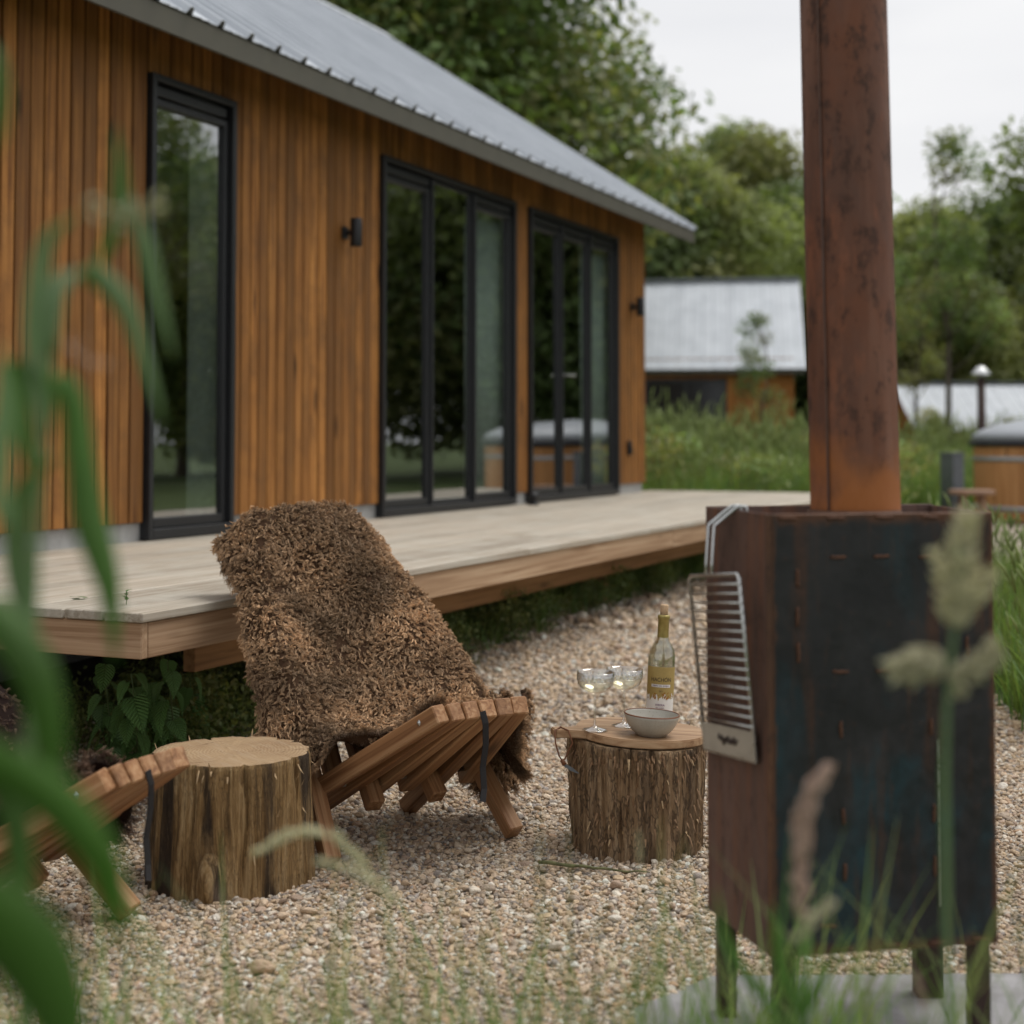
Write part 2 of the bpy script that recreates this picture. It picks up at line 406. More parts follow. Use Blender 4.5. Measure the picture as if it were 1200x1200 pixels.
def rusty(name, a, b, c, streak=14):
    k = NT(name, .7, .35, .1)
    n = k.noise(4.2, (1, 1, .45), 7, .68); n2 = k.noise(2, (streak, streak, .7), 5, .6); n3 = k.noise(24, (1, 1, .55), 5, .7)
    col = k.mix(k.fr(n, .36, .64), a, b); col = k.mix(k.fr(n2, .48, .70, 0, .65), col, c); col = k.mix(k.fr(n3, .53, .62, 0, .85), col, tuple(x * .55 for x in b)); n6 = k.noise(7.5, (1, 1, .35), 6, .7); col = k.mix(k.fr(n6, .54, .64, 0, .6), col, tuple(min(1, x * 1.7) for x in a))
    k.color(col); k.roughness(k.fr(n3, .3, .7, .55, .8)); k.bump(n3, .25, .003); return k.m
M_sside = rusty('rusty_side_plate', (.075, .045, .037), (.13, .075, .058), (.17, .065, .03))
M_pipe = rusty('rusty_flue', (.15, .052, .024), (.095, .045, .030), (.20, .10, .065), 9)
def flue_foot():
    n = M_pipe.node_tree.nodes; l = M_pipe.node_tree.links; b = n['Principled BSDF']; src = b.inputs['Base Color'].links[0].from_socket
    tc = n.new('ShaderNodeTexCoord'); sx = n.new('ShaderNodeSeparateXYZ'); l.new(tc.outputs['Object'], sx.inputs[0])
    ns = n.new('ShaderNodeTexNoise'); l.new(tc.outputs['Object'], ns.inputs['Vector']); ns.inputs['Scale'].default_value = 9; ns.inputs['Detail'].default_value = 5
    ad = n.new('ShaderNodeMath'); ad.operation = 'MULTIPLY_ADD'; l.new(ns.outputs['Fac'], ad.inputs[0]); ad.inputs[1].default_value = -.35; l.new(sx.outputs['Z'], ad.inputs[2])
    mr = n.new('ShaderNodeMapRange'); l.new(ad.outputs[0], mr.inputs[0]); mr.inputs[1].default_value = .83; mr.inputs[2].default_value = .97; mr.inputs[3].default_value = .85; mr.inputs[4].default_value = 0
    mx_ = n.new('ShaderNodeMix'); mx_.data_type = 'RGBA'; l.new(mr.outputs[0], mx_.inputs[0]); l.new(src, mx_.inputs[6]); mx_.inputs[7].default_value = (.30, .10, .022, 1); l.new(mx_.outputs[2], b.inputs['Base Color'])
flue_foot()
M_weld = plain('rusty_weld', (.085, .036, .018), .75, var=.4, nsc=200, bump=.6)
M_seam = rusty('rusty_corner', (.10, .045, .022), (.06, .034, .024), (.15, .06, .025))
M_rustleg = plain('dark_steel_leg', (.045, .026, .020), .6, .3, var=.3, nsc=25)
M_ash = plain('ash_grey_plate', (.50, .52, .52), .7, .2, var=.3, nsc=40)

# ------------------------------------------------------------------ house axes
DA = math.atan(785 / 1750); DX, DY = math.sin(DA), math.cos(DA)
def HP(s, n, z): return Vector((DX * s - DY * n, DY * s + DX * n, z))   # s along the wall, n into the house
HROT = -DA                                                             # object whose local Y runs along the wall
def hthing(name, label, cat, group=None):
    return thing(name, label, cat, (0, 0, 0), HROT, group)
# inside a house-aligned parent: local x = -n, local y = s
def hb(name, s0, s1, n0, n1, z0, z1, mat, parent, bev=0, label=None):
    """box in house coordinates with its own origin at its centre"""
    b = MB().box((0, 0, 0), (abs(n1 - n0), abs(s1 - s0), abs(z1 - z0)), bev=bev)
    o = b.obj(name, mat, parent, loc=(-(n0 + n1) / 2, (s0 + s1) / 2, (z0 + z1) / 2))
    if label: o['label'] = label
    return o

# ------------------------------------------------------------------ ground
def sst(a, b, x):
    t = max(0, min(1, (x - a) / (b - a))); return t * t * (3 - 2 * t)
def ground_z(x, y):
    z = .12 * sst(4.9, 8.5, y)
    gx = sst(5.2, 3.5, x)                       # bank on the left of the tub
    z += .16 * sst(14.5, 22, y) * gx + .25 * sst(20, 34, y)
    return z
def is_meadow(x, y):
    e = .35 * noise.noise((x * .6, y * .6, 0))
    if y > 14.4 + e + max(0, x - 1.5) * .95 and x < .284 * y: return True
    if y > 20.3 + e: return True
    if x > 9.5 + e or x < -14: return True
    if x > 1.72 + .15 * y * .35 + e * .5 and 4.9 + e < y < 11.8 + e: return True
    if y < 1.9 + e * .4 - .0 * x: return True
    return False
def make_ground():
    xs = sorted(set([-300, -150, -80, -50, -35] + [-30 + .5 * i for i in range(121)] + [35, 50, 80, 150, 300]))
    ys = sorted(set([-60, -30, -15, -8] + [-5 + .5 * i for i in range(81)] + [38, 42, 50, 65, 90, 150, 300, 700]))
    vs = [(x, y, ground_z(x, y)) for y in ys for x in xs]; nx = len(xs)
    b = MB(); fs = []; ms = []
    for j in range(len(ys) - 1):
        for i in range(nx - 1):
            fs.append((j * nx + i, j * nx + i + 1, (j + 1) * nx + i + 1, (j + 1) * nx + i))
            ms.append(1 if is_meadow((xs[i] + xs[i + 1]) / 2, (ys[j] + ys[j + 1]) / 2) else 0)
    b.v = vs; b.f = fs; b.m = ms
    o = b.obj('ground', [M_gravel, M_turf]); o['kind'] = 'structure'
make_ground()

# ------------------------------------------------------------------ scatter with geometry nodes (countless small stuff)
def scatter(name, pts, rots, scl, kinds, protos, cols, kind='stuff'):
    me = bpy.data.meshes.new(name); n = len(pts)
    me.vertices.add(n); me.vertices.foreach_set('co', np.asarray(pts, 'f').ravel())
    for an, ty, arr in (('rot', 'FLOAT_VECTOR', rots), ('scl', 'FLOAT_VECTOR', scl)):
        a = me.attributes.new(an, ty, 'POINT'); a.data.foreach_set('vector', np.asarray(arr, 'f').ravel())
    a = me.attributes.new('knd', 'INT', 'POINT'); a.data.foreach_set('value', np.asarray(kinds, 'i'))
    a = me.attributes.new('col', 'FLOAT_COLOR', 'POINT'); c = np.ones((n, 4), 'f'); c[:, :3] = cols; a.data.foreach_set('color', c.ravel())
    o = link(name, me); o['kind'] = kind
    ng = bpy.data.node_groups.new(name + '_nodes', 'GeometryNodeTree')
    ng.interface.new_socket('Geometry', in_out='INPUT', socket_type='NodeSocketGeometry')
    ng.interface.new_socket('Geometry', in_out='OUTPUT', socket_type='NodeSocketGeometry')
    N, L = ng.nodes, ng.links; gi = N.new('NodeGroupInput'); go = N.new('NodeGroupOutput'); jn = N.new('GeometryNodeJoinGeometry')
    def na(nm, ty):
        x = N.new('GeometryNodeInputNamedAttribute'); x.data_type = ty; x.inputs[0].default_value = nm
        return [q for q in x.outputs if q.enabled and q.name == 'Attribute'][0]
    r_, s_, k_ = na('rot', 'FLOAT_VECTOR'), na('scl', 'FLOAT_VECTOR'), na('knd', 'INT')
    for i, po in enumerate(protos):
        oi = N.new('GeometryNodeObjectInfo'); oi.inputs['Object'].default_value = po
        ip = N.new('GeometryNodeInstanceOnPoints'); cmp = N.new('FunctionNodeCompare'); cmp.data_type = 'INT'; cmp.operation = 'EQUAL'
        ci = [q for q in cmp.inputs if q.enabled and q.name in 'AB']
        L.new(k_, ci[0]); ci[1].default_value = i
        L.new(gi.outputs[0], ip.inputs['Points']); L.new(cmp.outputs[0], ip.inputs['Selection']); L.new(oi.outputs['Geometry'], ip.inputs['Instance'])
        L.new(r_, ip.inputs['Rotation']); L.new(s_, ip.inputs['Scale']); L.new(ip.outputs[0], jn.inputs[0])
    L.new(jn.outputs[0], go.inputs[0])
    md = o.modifiers.new('scatter', 'NODES'); md.node_group = ng
    return o
def proto(name, me):
    return bpy.data.objects.new(name, me)       # never linked to the scene: only a shape for the scatter

slab_outline = [(.20, 2.20), (1.75, 2.3), (1.72, 2.9), (1.30, 3.20), (.42, 3.18), (.24, 3.0)]
def in_slab(x, y):
    c_ = False; n = len(slab_outline); k = .035 * noise.noise((x * 9, y * 9, 2)) - .012
    for i in range(n):
        (x1, y1), (x2, y2) = slab_outline[i], slab_outline[(i + 1) % n]
        x1, y1, x2, y2 = x1 + (.9 - x1) * -k, y1 + (2.7 - y1) * -k, x2 + (.9 - x2) * -k, y2 + (2.7 - y2) * -k
        if (y1 > y) != (y2 > y) and x < (x2 - x1) * (y - y1) / (y2 - y1) + x1: c_ = not c_
    return c_
# gravel stones
def stone_mesh(i):
    import bmesh
    bm = bmesh.new(); bmesh.ops.create_icosphere(bm, subdivisions=2, radius=.5)
    sd = Vector((i * 7.3, i * 3.1, 0)); q = random.Random(i)
    for v in bm.verts:
        p = v.co * 2.2
        d = 1 + .38 * noise.noise(p + sd) ; v.co = v.co * d
        for pl in range(3):
            pass
    for pl in range(5):                        # knock flat facets
        nn = Vector((q.gauss(0, 1), q.gauss(0, 1), q.gauss(0, 1))).normalized(); h = q.uniform(.3, .42)
        for v in bm.verts:
            e = v.co.dot(nn) - h
            if e > 0: v.co -= nn * e * .85
    me = bpy.data.meshes.new('stone'); bm.to_mesh(me); bm.free(); me.materials.append(M_stone)
    me.polygons.foreach_set('use_smooth', [True] * len(me.polygons)); return me
stones = [proto('stone_shape', stone_mesh(i)) for i in range(7)]
pal = np.array([(.55, .43, .32), (.62, .51, .40), (.48, .36, .25), (.68, .62, .54), (.38, .31, .25), (.25, .22, .20), (.57, .44, .30), (.76, .72, .66), (.44, .33, .26), (.33, .30, .29), (.53, .36, .24)])
palw = np.array([14, 15, 10, 11, 8, 5, 10, 7, 8, 5, 4.]); palw /= palw.sum()
def gravel():
    def under_deck(x, y):
        n = -DY * x + DX * y; s = DX * x + DY * y
        return (n > 3.35 + .6 * (s < 4.9)) & (s > 3.9)
    allp = []
    for (y0, y1, dens, size) in ((1.9, 3.6, 14500, .0098), (3.6, 5.6, 12000, .0108), (5.6, 8, 5600, .0155), (8, 12, 1500, .028)):
        wmax = .36 * y1 + .7; n = int(dens * (y1 - y0) * 2 * wmax)
        x = npr.uniform(-wmax, wmax, n); y = npr.uniform(y0, y1, n)
        m = (np.abs(x) < .36 * y + .7) & ~under_deck(x, y)
        x, y = x[m], y[m]
        mm = np.array([not is_meadow(a, b) and not in_slab(a, b) for a, b in zip(x, y)]); x, y = x[mm], y[mm]
        s = size * np.exp(npr.normal(0, .33, len(x)))
        z = np.array([ground_z(a, b) for a, b in zip(x, y)]) + npr.uniform(-.1, .45, len(x)) * s
        allp.append(np.stack([x, y, z, s], 1))
    p = np.concatenate(allp); n = len(p)
    rot = np.stack([npr.normal(0, .35, n), npr.normal(0, .35, n), npr.uniform(0, 6.28, n)], 1)
    sc = p[:, 3:4] * np.stack([npr.uniform(.95, 1.55, n), npr.uniform(.75, 1.1, n), npr.uniform(.5, .85, n)], 1)
    c = pal[npr.choice(len(pal), n, p=palw)] * npr.uniform(.75, 1.15, (n, 1))
    c = c * (1 + .16 * np.array([noise.noise((a * 1.1, b * 1.1, 5)) for a, b in p[:, :2]]))[:, None] * np.array([1.10, 1.07, 1.01]); c = np.clip(c, 0, .85)
    o = scatter('gravel', p[:, :3], rot, sc, npr.randint(0, 7, n), stones, c)
    tag(o, 'mixed beige and grey gravel stones covering the yard', None)
gravel()

# ------------------------------------------------------------------ house
EN, EZ = 4.30, 3.165           # eave line of the sheet metal
RP = R(33.5)
S0, S1 = 1.2, 13.47            # wall ends
HW = 6.2                       # house width
house = hthing('wooden_cabin', 'long cabin clad in upright orange-brown boards under a ribbed grey metal roof', 'cabin')
WN = 4.66
wins = [(5.975, 6.70, 2.955, 1), (8.33, 10.42, 2.955, 3), (10.70, 12.70, 2.955, 3)]
# inner shell, coloured black so the gaps between boards look deep in shade
def inner():
    b = MB(); t = .12
    def wbox(s0, s1, n0, n1, z0, z1): b.box((-(n0 + n1) / 2, (s0 + s1) / 2, (z0 + z1) / 2), (n1 - n0, s1 - s0, z1 - z0))
    nf = WN + .055
    edges = [S0 + .02] + [v for w in wins for v in (w[0], w[1])] + [S1 - .02]
    for i in range(0, len(edges), 2): wbox(edges[i], edges[i + 1], nf, nf + t, .1, 3.3)
    for w in wins: wbox(w[0], w[1], nf, nf + t, w[2] + .002, 3.3); wbox(w[0], w[1], nf, nf + t, .1, .645)
    wbox(S0 + .02, S1 - .02, WN + HW - .2, WN + HW - .08, .1, 3.3)
    wbox(S0 + .02, S0 + .14, nf + t, WN + HW - .2, .1, 3.3); wbox(S1 - .14, S1 - .02, nf + t, WN + HW - .2, .1, 3.3)
    wbox(S0 + .14, S1 - .14, nf + t, WN + HW - .2, 3.1, 3.2)
    b.obj('black_shell', M_black, house)
    nl = nf + t
    for w in wins:
        hb('window_reveal', w[1] - .016, w[1] - .002, WN + .08, nl + .1, .66, w[2], M_white, house); hb('window_reveal', w[0] + .002, w[0] + .016, WN + .08, nl + .1, .66, w[2], M_white, house)
    hb('back_wall', S0 + .15, S1 - .15, WN + HW - .24, WN + HW - .205, .66, 3.1, M_dark, house)
    hb('interior_floor', S0 + .14, S1 - .14, nf + t, WN + HW - .2, .5, .66, M_floor, house)
inner()
hb('plinth', S0 + .01, S1 - .01, WN + .03, WN + .054, .0, .722, M_conc, house)
hb('plinth', S1 - .05, S1 - .012, WN + .056, WN + HW, .0, .722, M_conc, house)
def board_h(c_n): return 3.3
s = S0; bi = 0; prot_boards = {}
def cboard(s0, s1, z0, z1, gable=False):
    w = s1 - s0 - .013; key = (round(w, 2), round(z0, 2), round(z1, 2))
    if key not in prot_boards:
        prot_boards[key] = MB().box((0, 0, 0), (.021, key[0], z1 - z0), bev=.003).mesh('board', M_clad)
    jit = rnd.uniform(-.003, .003)
    if not gable: return link('board', prot_boards[key], house, loc=(-(WN + .0125) + jit, (s0 + s1) / 2, (z0 + z1) / 2))
WPAT = [.094, .088, .094, .078, .094, .09]
while s < S1 - .05:
    w = WPAT[bi % 6]; bi += 1
    e = min(s + w, S1)
    win = None
    for wdw in wins:
        if e > wdw[0] + .02 and s < wdw[1] - .02: win = wdw
    if win is None:
        for wdw in wins:
            if s < wdw[0] and e > wdw[0] - .03: e = wdw[0] - .001
        cboard(s, e, .722, 3.30)
    else:
        if s < win[0]: s = win[0]
        e = min(e, win[1]) if e < win[1] - .03 else win[1]
        cboard(s, e, win[2] + .004, 3.30)
    s = e
# gable cladding (far end), steps under the rake
for k in range(60):
    n0 = WN + .03 + k * .1; n1 = n0 + .093
    if n1 > WN + HW: break
    mid = WN + HW / 2; top = EZ - .12 + math.tan(RP) * ((min(n0, 2 * mid - n1)) - EN)
    hb('board', S1 - .012, S1 + .01, n0, n1, .722, top, M_clad, house)
hb('corner_board', S1 - .0115, S1 + .012, WN - .002, WN + .028, .722, 3.28, M_clad, house)
# roof: ribbed sheets, one part per sheet
def roof_profile(y):            # height of the ribbed sheet above the pan, period .254
    p = (y % .254) / .254
    if p < .80: return .004 if .24 < p < .29 or .50 < p < .55 else 0
    if p < .85: return .036 * (p - .80) / .05
    if p < .95: return .036
    return .036 * (1 - p) / .05
def roof_sheet(name, parent, y0, y1, run, mat, th=.004, side=1, pitch=RP, rib=1.):
    ys = []
    k = math.floor(y0 / .254)
    while k * .254 < y1 + .3:
        for p in (0, .24, .245, .285, .29, .50, .505, .545, .55, .80, .85, .95): ys.append(k * .254 + p * .254)
        k += 1
    ys = [y0] + [y for y in ys if y0 < y < y1] + [y1]
    b = MB(); L = run / math.cos(pitch); cs, sn = math.cos(pitch), math.sin(pitch)
    for t in (0, L):
        for dz in (0, -th):
            for y in ys:
                h = roof_profile(y) * rib + dz
                b.v.append((side * (-t * cs) - side * (-h * sn), y, t * sn + h * cs))
    n = len(ys)
    for i in range(n - 1):
        b.f += [(i, i + 1, 2 * n + i + 1, 2 * n + i), (n + i + 1, n + i, 3 * n + i, 3 * n + i + 1), (i + 1, i, n + i, n + i + 1), (2 * n + i, 2 * n + i + 1, 3 * n + i + 1, 3 * n + i)]
    b.f += [(0, 2 * n, 3 * n, n), (n - 1, 2 * n - 1, 4 * n - 1, 3 * n - 1)]; b.m = [0] * len(b.f)
    return b.obj(name, mat, parent)
RS0, RS1 = S0 - .5, S1 + .50
run = WN + HW / 2 - EN
y = RS0
while y < RS1 - .01:
    y2 = min(y + 1.016, RS1)
    o = roof_sheet('roof_sheet', house, y, y2 - .002, run, M_roof); o.location = (-EN, 0, EZ)
    y = y2
# back slope in one, ridge cap, decking under the sheets, fascias
ridge_n = WN + HW / 2; ridge_z = EZ + run * math.tan(RP)
o = roof_sheet('back_roof_slope', house, RS0, RS1, run, M_roof, side=-1); o.location = (-(2 * ridge_n - EN), 0, EZ)
def slab_poly(name, prof, y0, y1, mat, parent):    # prof in (n, z)
    b = MB(); n = len(prof)
    for yy in (y0, y1):
        for (a, z) in prof: b.v.append((-a, yy, z))
    b.f = [tuple(range(n)), tuple(reversed(range(n, 2 * n)))] + [(i, i + n, (i + 1) % n + n, (i + 1) % n) for i in range(n)]; b.m = [0] * len(b.f)
    return b.obj(name, mat, parent)
tp = math.tan(RP)
slab_poly('roof_deck', [(EN + .03, EZ + .03 * tp - .012), (ridge_n, ridge_z - .012), (2 * ridge_n - EN - .03, EZ + .03 * tp - .012), (2 * ridge_n - EN - .03, EZ + .03 * tp - .09), (ridge_n, ridge_z - .09), (EN + .03, EZ + .03 * tp - .09)], RS0 + .03, RS1 - .03, M_eave, house)
hb('eave_board', RS0 + .02, RS1 - .02, EN + .008, EN + .028, EZ - .125, EZ - .008, M_eave, house)
slab_poly('ridge_cap', [(ridge_n - .14, ridge_z - .14 * tp + .045), (ridge_n, ridge_z + .055), (ridge_n + .14, ridge_z - .14 * tp + .045), (ridge_n, ridge_z + .048)], RS0, RS1, M_roof, house)
for sg in (1, -1):
    a0 = EN + .03 if sg > 0 else 2 * ridge_n - EN - .03
    slab_poly('verge_board', [(a0, EZ + .03 * tp - .0), (ridge_n, ridge_z + .0), (ridge_n, ridge_z - .13), (a0, EZ + .03 * tp - .13)], RS1 - .028, RS1 - .004, M_eave, house)
    slab_poly('verge_board', [(a0, EZ + .03 * tp - .0), (ridge_n, ridge_z + .0), (ridge_n, ridge_z - .13), (a0, EZ + .03 * tp - .13)], RS0 + .004, RS0 + .028, M_eave, house)

# windows: window (outer frame) > sash, pane, handle
def ring(b, s0, s1, z0, z1, n0, n1, w, wb=None):
    wb = wb or w
    def bb(a0, a1, c0, c1): b.box((-(n0 + n1) / 2, (a0 + a1) / 2, (c0 + c1) / 2), (n1 - n0, a1 - a0, c1 - c0), bev=.003)
    bb(s0, s0 + w, z0, z1); bb(s1 - w, s1, z0, z1); bb(s0 + w, s1 - w, z1 - w, z1); bb(s0 + w, s1 - w, z0, z0 + wb)
for wi, (a, c, top, np_) in enumerate(wins):
    b = MB(); z0 = .637
    ring(b, a + .001, c - .001, z0, top, WN - .03, WN + .075, .034, .05)
    wob = b.obj('window', M_frame, house)
    wob['label'] = ('narrow single full-height window', 'wide three-pane window beside the lamp', 'three-pane window with double doors near the far corner')[wi]
    pw = (c - a - .068) / np_
    for k in range(np_):
        s0, s1 = a + .034 + k * pw, a + .034 + (k + 1) * pw
        if k > 0: hbm = MB().box((-(WN + .02), s0, (z0 + top) / 2), (.075, .030, top - z0 - .09), bev=.003).obj('mullion', M_frame, wob)
        fixed = (k == 1 and wi == 1)
        m = .004 if k == 0 else .017; m2 = .004 if k == np_ - 1 else .017
        sb = MB(); off = .035 if fixed else 0.0
        if not fixed: ring(sb, s0 + m, s1 - m2, z0 + .052, top - .044 - .07, WN + .0, WN + .045, .036, .05); sb.box((-(WN + .02), (s0 + s1) / 2, top - .075), (.04, s1 - s0 - .05, .05), bev=.003)
        else: ring(sb, s0 + m, s1 - m2, z0 + .052, top - .044, WN + .01, WN + .045, .022, .03)
        sb.obj('sash', M_frame, wob)
        g0, g1 = s0 + m + (.03 if not fixed else .018), s1 - m2 - (.03 if not fixed else .018)
        # slight out-of-plane differences between panes, as real glazing has
        ang = rnd.uniform(-.006, .006); pb = MB().box((0, 0, 0), (.006, g1 - g0, top - z0 - .21 if not fixed else top - z0 - .13))
        po = pb.obj('pane', M_glass, wob, loc=(-(WN + .026), (g0 + g1) / 2, (z0 + top) / 2 - (.025 if not fixed else -.0)))
        po.rotation_euler = (0, rnd.uniform(-.003, .003), ang)
        if wi == 2 and k == 1:
            hd = MB().beam((-(WN - .03), s0 + .045, 1.70), (-(WN - .03), s0 + .045, 1.60), .012, .03)
            hd.tube([(-(WN - .0), s0 + .045, 1.66), (-(WN - .05), s0 + .045, 1.66), (-(WN - .055), s0 + .17, 1.66)], .009, 8); hd.obj('handle', M_steel, wob)
# wall lamps
for (s_, z_, lab) in ((7.87, 2.39, 'black up-and-down wall lamp between the narrow and the wide window'), (13.1, 2.36, 'small black wall lamp near the far corner of the cabin')):
    t = thing('wall_lamp', lab, 'wall lamp', HP(s_, WN, z_), HROT, 'black wall lamps on the cabin')
    MB().box((.012, 0, 0), (.02, .06, .075), bev=.003).obj('bracket', M_black, t)
    MB().box((.045, 0, 0), (.05, .03, .03), bev=.003).obj('arm', M_black, t)
    MB().lathe([(.001, -.085), (.036, -.085), (.038, -.08), (.038, .08), (.036, .085), (.03, .085), (.03, .06), (.001, .06)], 20).obj('lamp_body', M_black, t, True, loc=(.09, 0, 0))
t = thing('wall_socket', 'small dark outdoor socket low on the cabin wall by the far corner', 'socket', HP(13.0, WN, 1.05), HROT)
MB().box((.015, 0, 0), (.03, .06, .13), bev=.006).obj('socket_box', M_black, t); MB().box((.034, 0, -.02), (.008, .05, .06), bev=.002).obj('flap', M_frame, t)
# curtains inside
def curtain(s0, s1, label):
    b = MB(); n = 40; zz = [.70, 1.8, 2.90]
    for z in zz:
        for i in range(n + 1):
            a = i / n; b.v.append((-(WN + .12 + .022 * math.sin(a * 44 + z * .3) + .008 * math.sin(a * 91)), s0 + (s1 - s0) * a, z))
    for j in range(2):
        for i in range(n):
            q = j * (n + 1) + i; b.f.append((q, q + 1, q + n + 2, q + n + 1)); b.m.append(0)
    me = b.mesh('curtain', M_white, True); o = link('curtain', me, None, rz=HROT); tag(o, label, 'curtain', 'white curtains inside the cabin')
    o.modifiers.new('thick', 'SOLIDIFY').thickness = .003
curtain(9.84, 10.37, 'white curtain behind the right pane of the wide window')
curtain(12.15, 12.62, 'white curtain behind the last pane near the far corner')
t = hthing('teal_block', 'pale teal cupboard added behind the wide window to stand in for a mirrored shape', 'block')  # added inside, imitating a pale teal reflection in the glass
hb('block_body', 8.9, 9.9, 5.9, 6.4, .66, 1.75, M_teal, t, .005); hb('block_front', 8.92, 9.38, 5.88, 5.898, .72, 1.7, M_teal, t, .004); hb('block_front', 9.42, 9.88, 5.88, 5.898, .72, 1.7, M_teal, t, .004)

# ------------------------------------------------------------------ deck
deck = hthing('timber_deck', 'raised pale weathered timber deck running along the cabin wall', 'deck')
DN0, DS0, DS1, DZ = 2.75, 3.52, 13.96, .63
n = DN0 - .012; bi = 0; dprot = {}
while n < WN + .02:
    w = .139; cuts = [DS0 - .015, 6.3 + (bi * 1.37) % 1.9, 10.2 + (bi * .83) % 1.6, DS1 + .01]
    for k in range(3):
        L = round(cuts[k + 1] - cuts[k] - .004, 2)
        me = dprot.setdefault(L, MB().box((0, 0, 0), (w, L, .028), bev=.003).mesh('deck_board', M_deck))
        o = link('deck_board', me, deck, loc=(-(n + w / 2), (cuts[k] + cuts[k + 1]) / 2, DZ - .014 + rnd.uniform(-.0012, .0012)))
    n += w + .008; bi += 1
hb('fascia_board', DS0 + .03, 8.45, DN0, DN0 + .03, DZ - .135, DZ - .0295, M_fascia, deck, .003)
hb('fascia_board', 8.453, DS1, DN0, DN0 + .03, DZ - .135, DZ - .0295, M_fascia, deck, .003)
b = MB().box((0, 0, 0), (.03, 2.6, .1055), bev=.003); o = b.obj('end_board', M_fascia, deck, loc=(-(DN0 + 1.3), DS0 + .013, DZ - .0822)); o.rotation_euler = (0, 0, R(90))
hb('end_board', DS1 - .03, DS1, DN0 + .032, WN + .02, DZ - .135, DZ - .0295, M_fascia, deck)
hb('bearer', DS0 + .75, DS1 - .2, DN0 + .36, DN0 + .41, .33, .494, M_beam, deck, .003)
hb('bearer', DS0 + .25, DS1 - .2, WN - .3, WN - .25, .33, .494, M_beam, deck, .003)
k = DS0 + .32
while k < DS1 - .2:
    hb('joist', k, k + .045, DN0 + .032, WN, .496, .60, M_beam, deck); k += .6
for s_ in (6.13, 8.48, 10.8, 13.1):
    for n_ in (DN0 + .43, WN - .22): hb('post', s_ - .035, s_ + .035, n_, n_ + .07, -.05, .494, M_beam, deck, .004)
o = MB()
for j in range(2):
    pass
# soil strip under the deck
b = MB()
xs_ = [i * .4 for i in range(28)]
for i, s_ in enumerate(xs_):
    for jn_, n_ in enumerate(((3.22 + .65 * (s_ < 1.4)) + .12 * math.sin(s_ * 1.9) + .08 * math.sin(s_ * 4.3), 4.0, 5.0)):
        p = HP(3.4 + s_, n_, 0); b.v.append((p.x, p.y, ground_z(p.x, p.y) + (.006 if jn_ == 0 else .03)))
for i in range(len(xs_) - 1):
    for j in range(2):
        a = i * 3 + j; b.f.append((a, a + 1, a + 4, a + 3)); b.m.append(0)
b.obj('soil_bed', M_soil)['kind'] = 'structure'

# ------------------------------------------------------------------ tree stumps
def stump_mesh(r0, r1, h, seed, groove, tilt=0, nseg=144, nz=26):
    b = MB(); off = Vector((seed * 5.1, seed * 2.7, 0)); sq_ = random.Random(seed); splits = [(sq_.uniform(0, 6.28), sq_.uniform(.03, .11), sq_.uniform(.018, .045)) for _ in range(11)]
    def rad(a, z):
        p = Vector((math.cos(a), math.sin(a), z / h * .35)) 
        d = .055 * noise.noise(p * 1.3 + off) + groove * noise.noise(Vector((math.cos(a) * 7, math.sin(a) * 7, z * 1.6)) + off) + groove * .6 * noise.noise(Vector((math.cos(a) * 19, math.sin(a) * 19, z * 3)) + off)
        d += groove * .5 * noise.noise(Vector((math.cos(a) * 26, math.sin(a) * 26, z * 14)) + off)
        for (sa, sd__, sw) in splits:
            da = (a - sa - .05 * noise.noise((z * 7, sa, 1)) + math.pi) % (2 * math.pi) - math.pi; d -= sd__ * math.exp(-(da / sw) ** 2) * (.35 + .65 * z / h)
        return (r0 + (r1 - r0) * z / h) * (1 + d)
    for j in range(nz + 1):
        z = h * j / nz
        for i in range(nseg):
            a = 2 * math.pi * i / nseg; r = rad(a, z) * (.985 if j == nz else 1)
            x, y = r * math.cos(a), r * math.sin(a)
            zz = z - x * math.tan(tilt) * (z / h)
            b.v.append((x, y, zz))
    for j in range(nz):
        for i in range(nseg):
            i2 = (i + 1) % nseg; b.f.append((j * nseg + i, j * nseg + i2, (j + 1) * nseg + i2, (j + 1) * nseg + i)); b.m.append(0)
    # sawn top with concentric steps of roughness
    last = nz * nseg
    for q in range(1, 9):
        f = 1 - q / 9
        for i in range(nseg):
            x, y, z = b.v[nz * nseg + i]; x *= f; y *= f
            b.v.append((x, y, h - x * math.tan(tilt) + .0035 * noise.noise((x * 26, y * 80 + seed, 1.0)) + .002 * noise.noise((x * 90, y * 30, 4))))
        base = last if q == 1 else base + nseg
        nb = len(b.v) - nseg
        for i in range(nseg):
            i2 = (i + 1) % nseg; b.f.append((base + i, base + i2, nb + i2, nb + i)); b.m.append(1)
        base = nb - nseg + 0 if q == 1 else base
        base = nb - nseg
    c = len(b.v); b.v.append((0, 0, h)); nb = c - nseg
    for i in range(nseg): b.f.append((nb + i, nb + (i + 1) % nseg, c)); b.m.append(1)
    return b
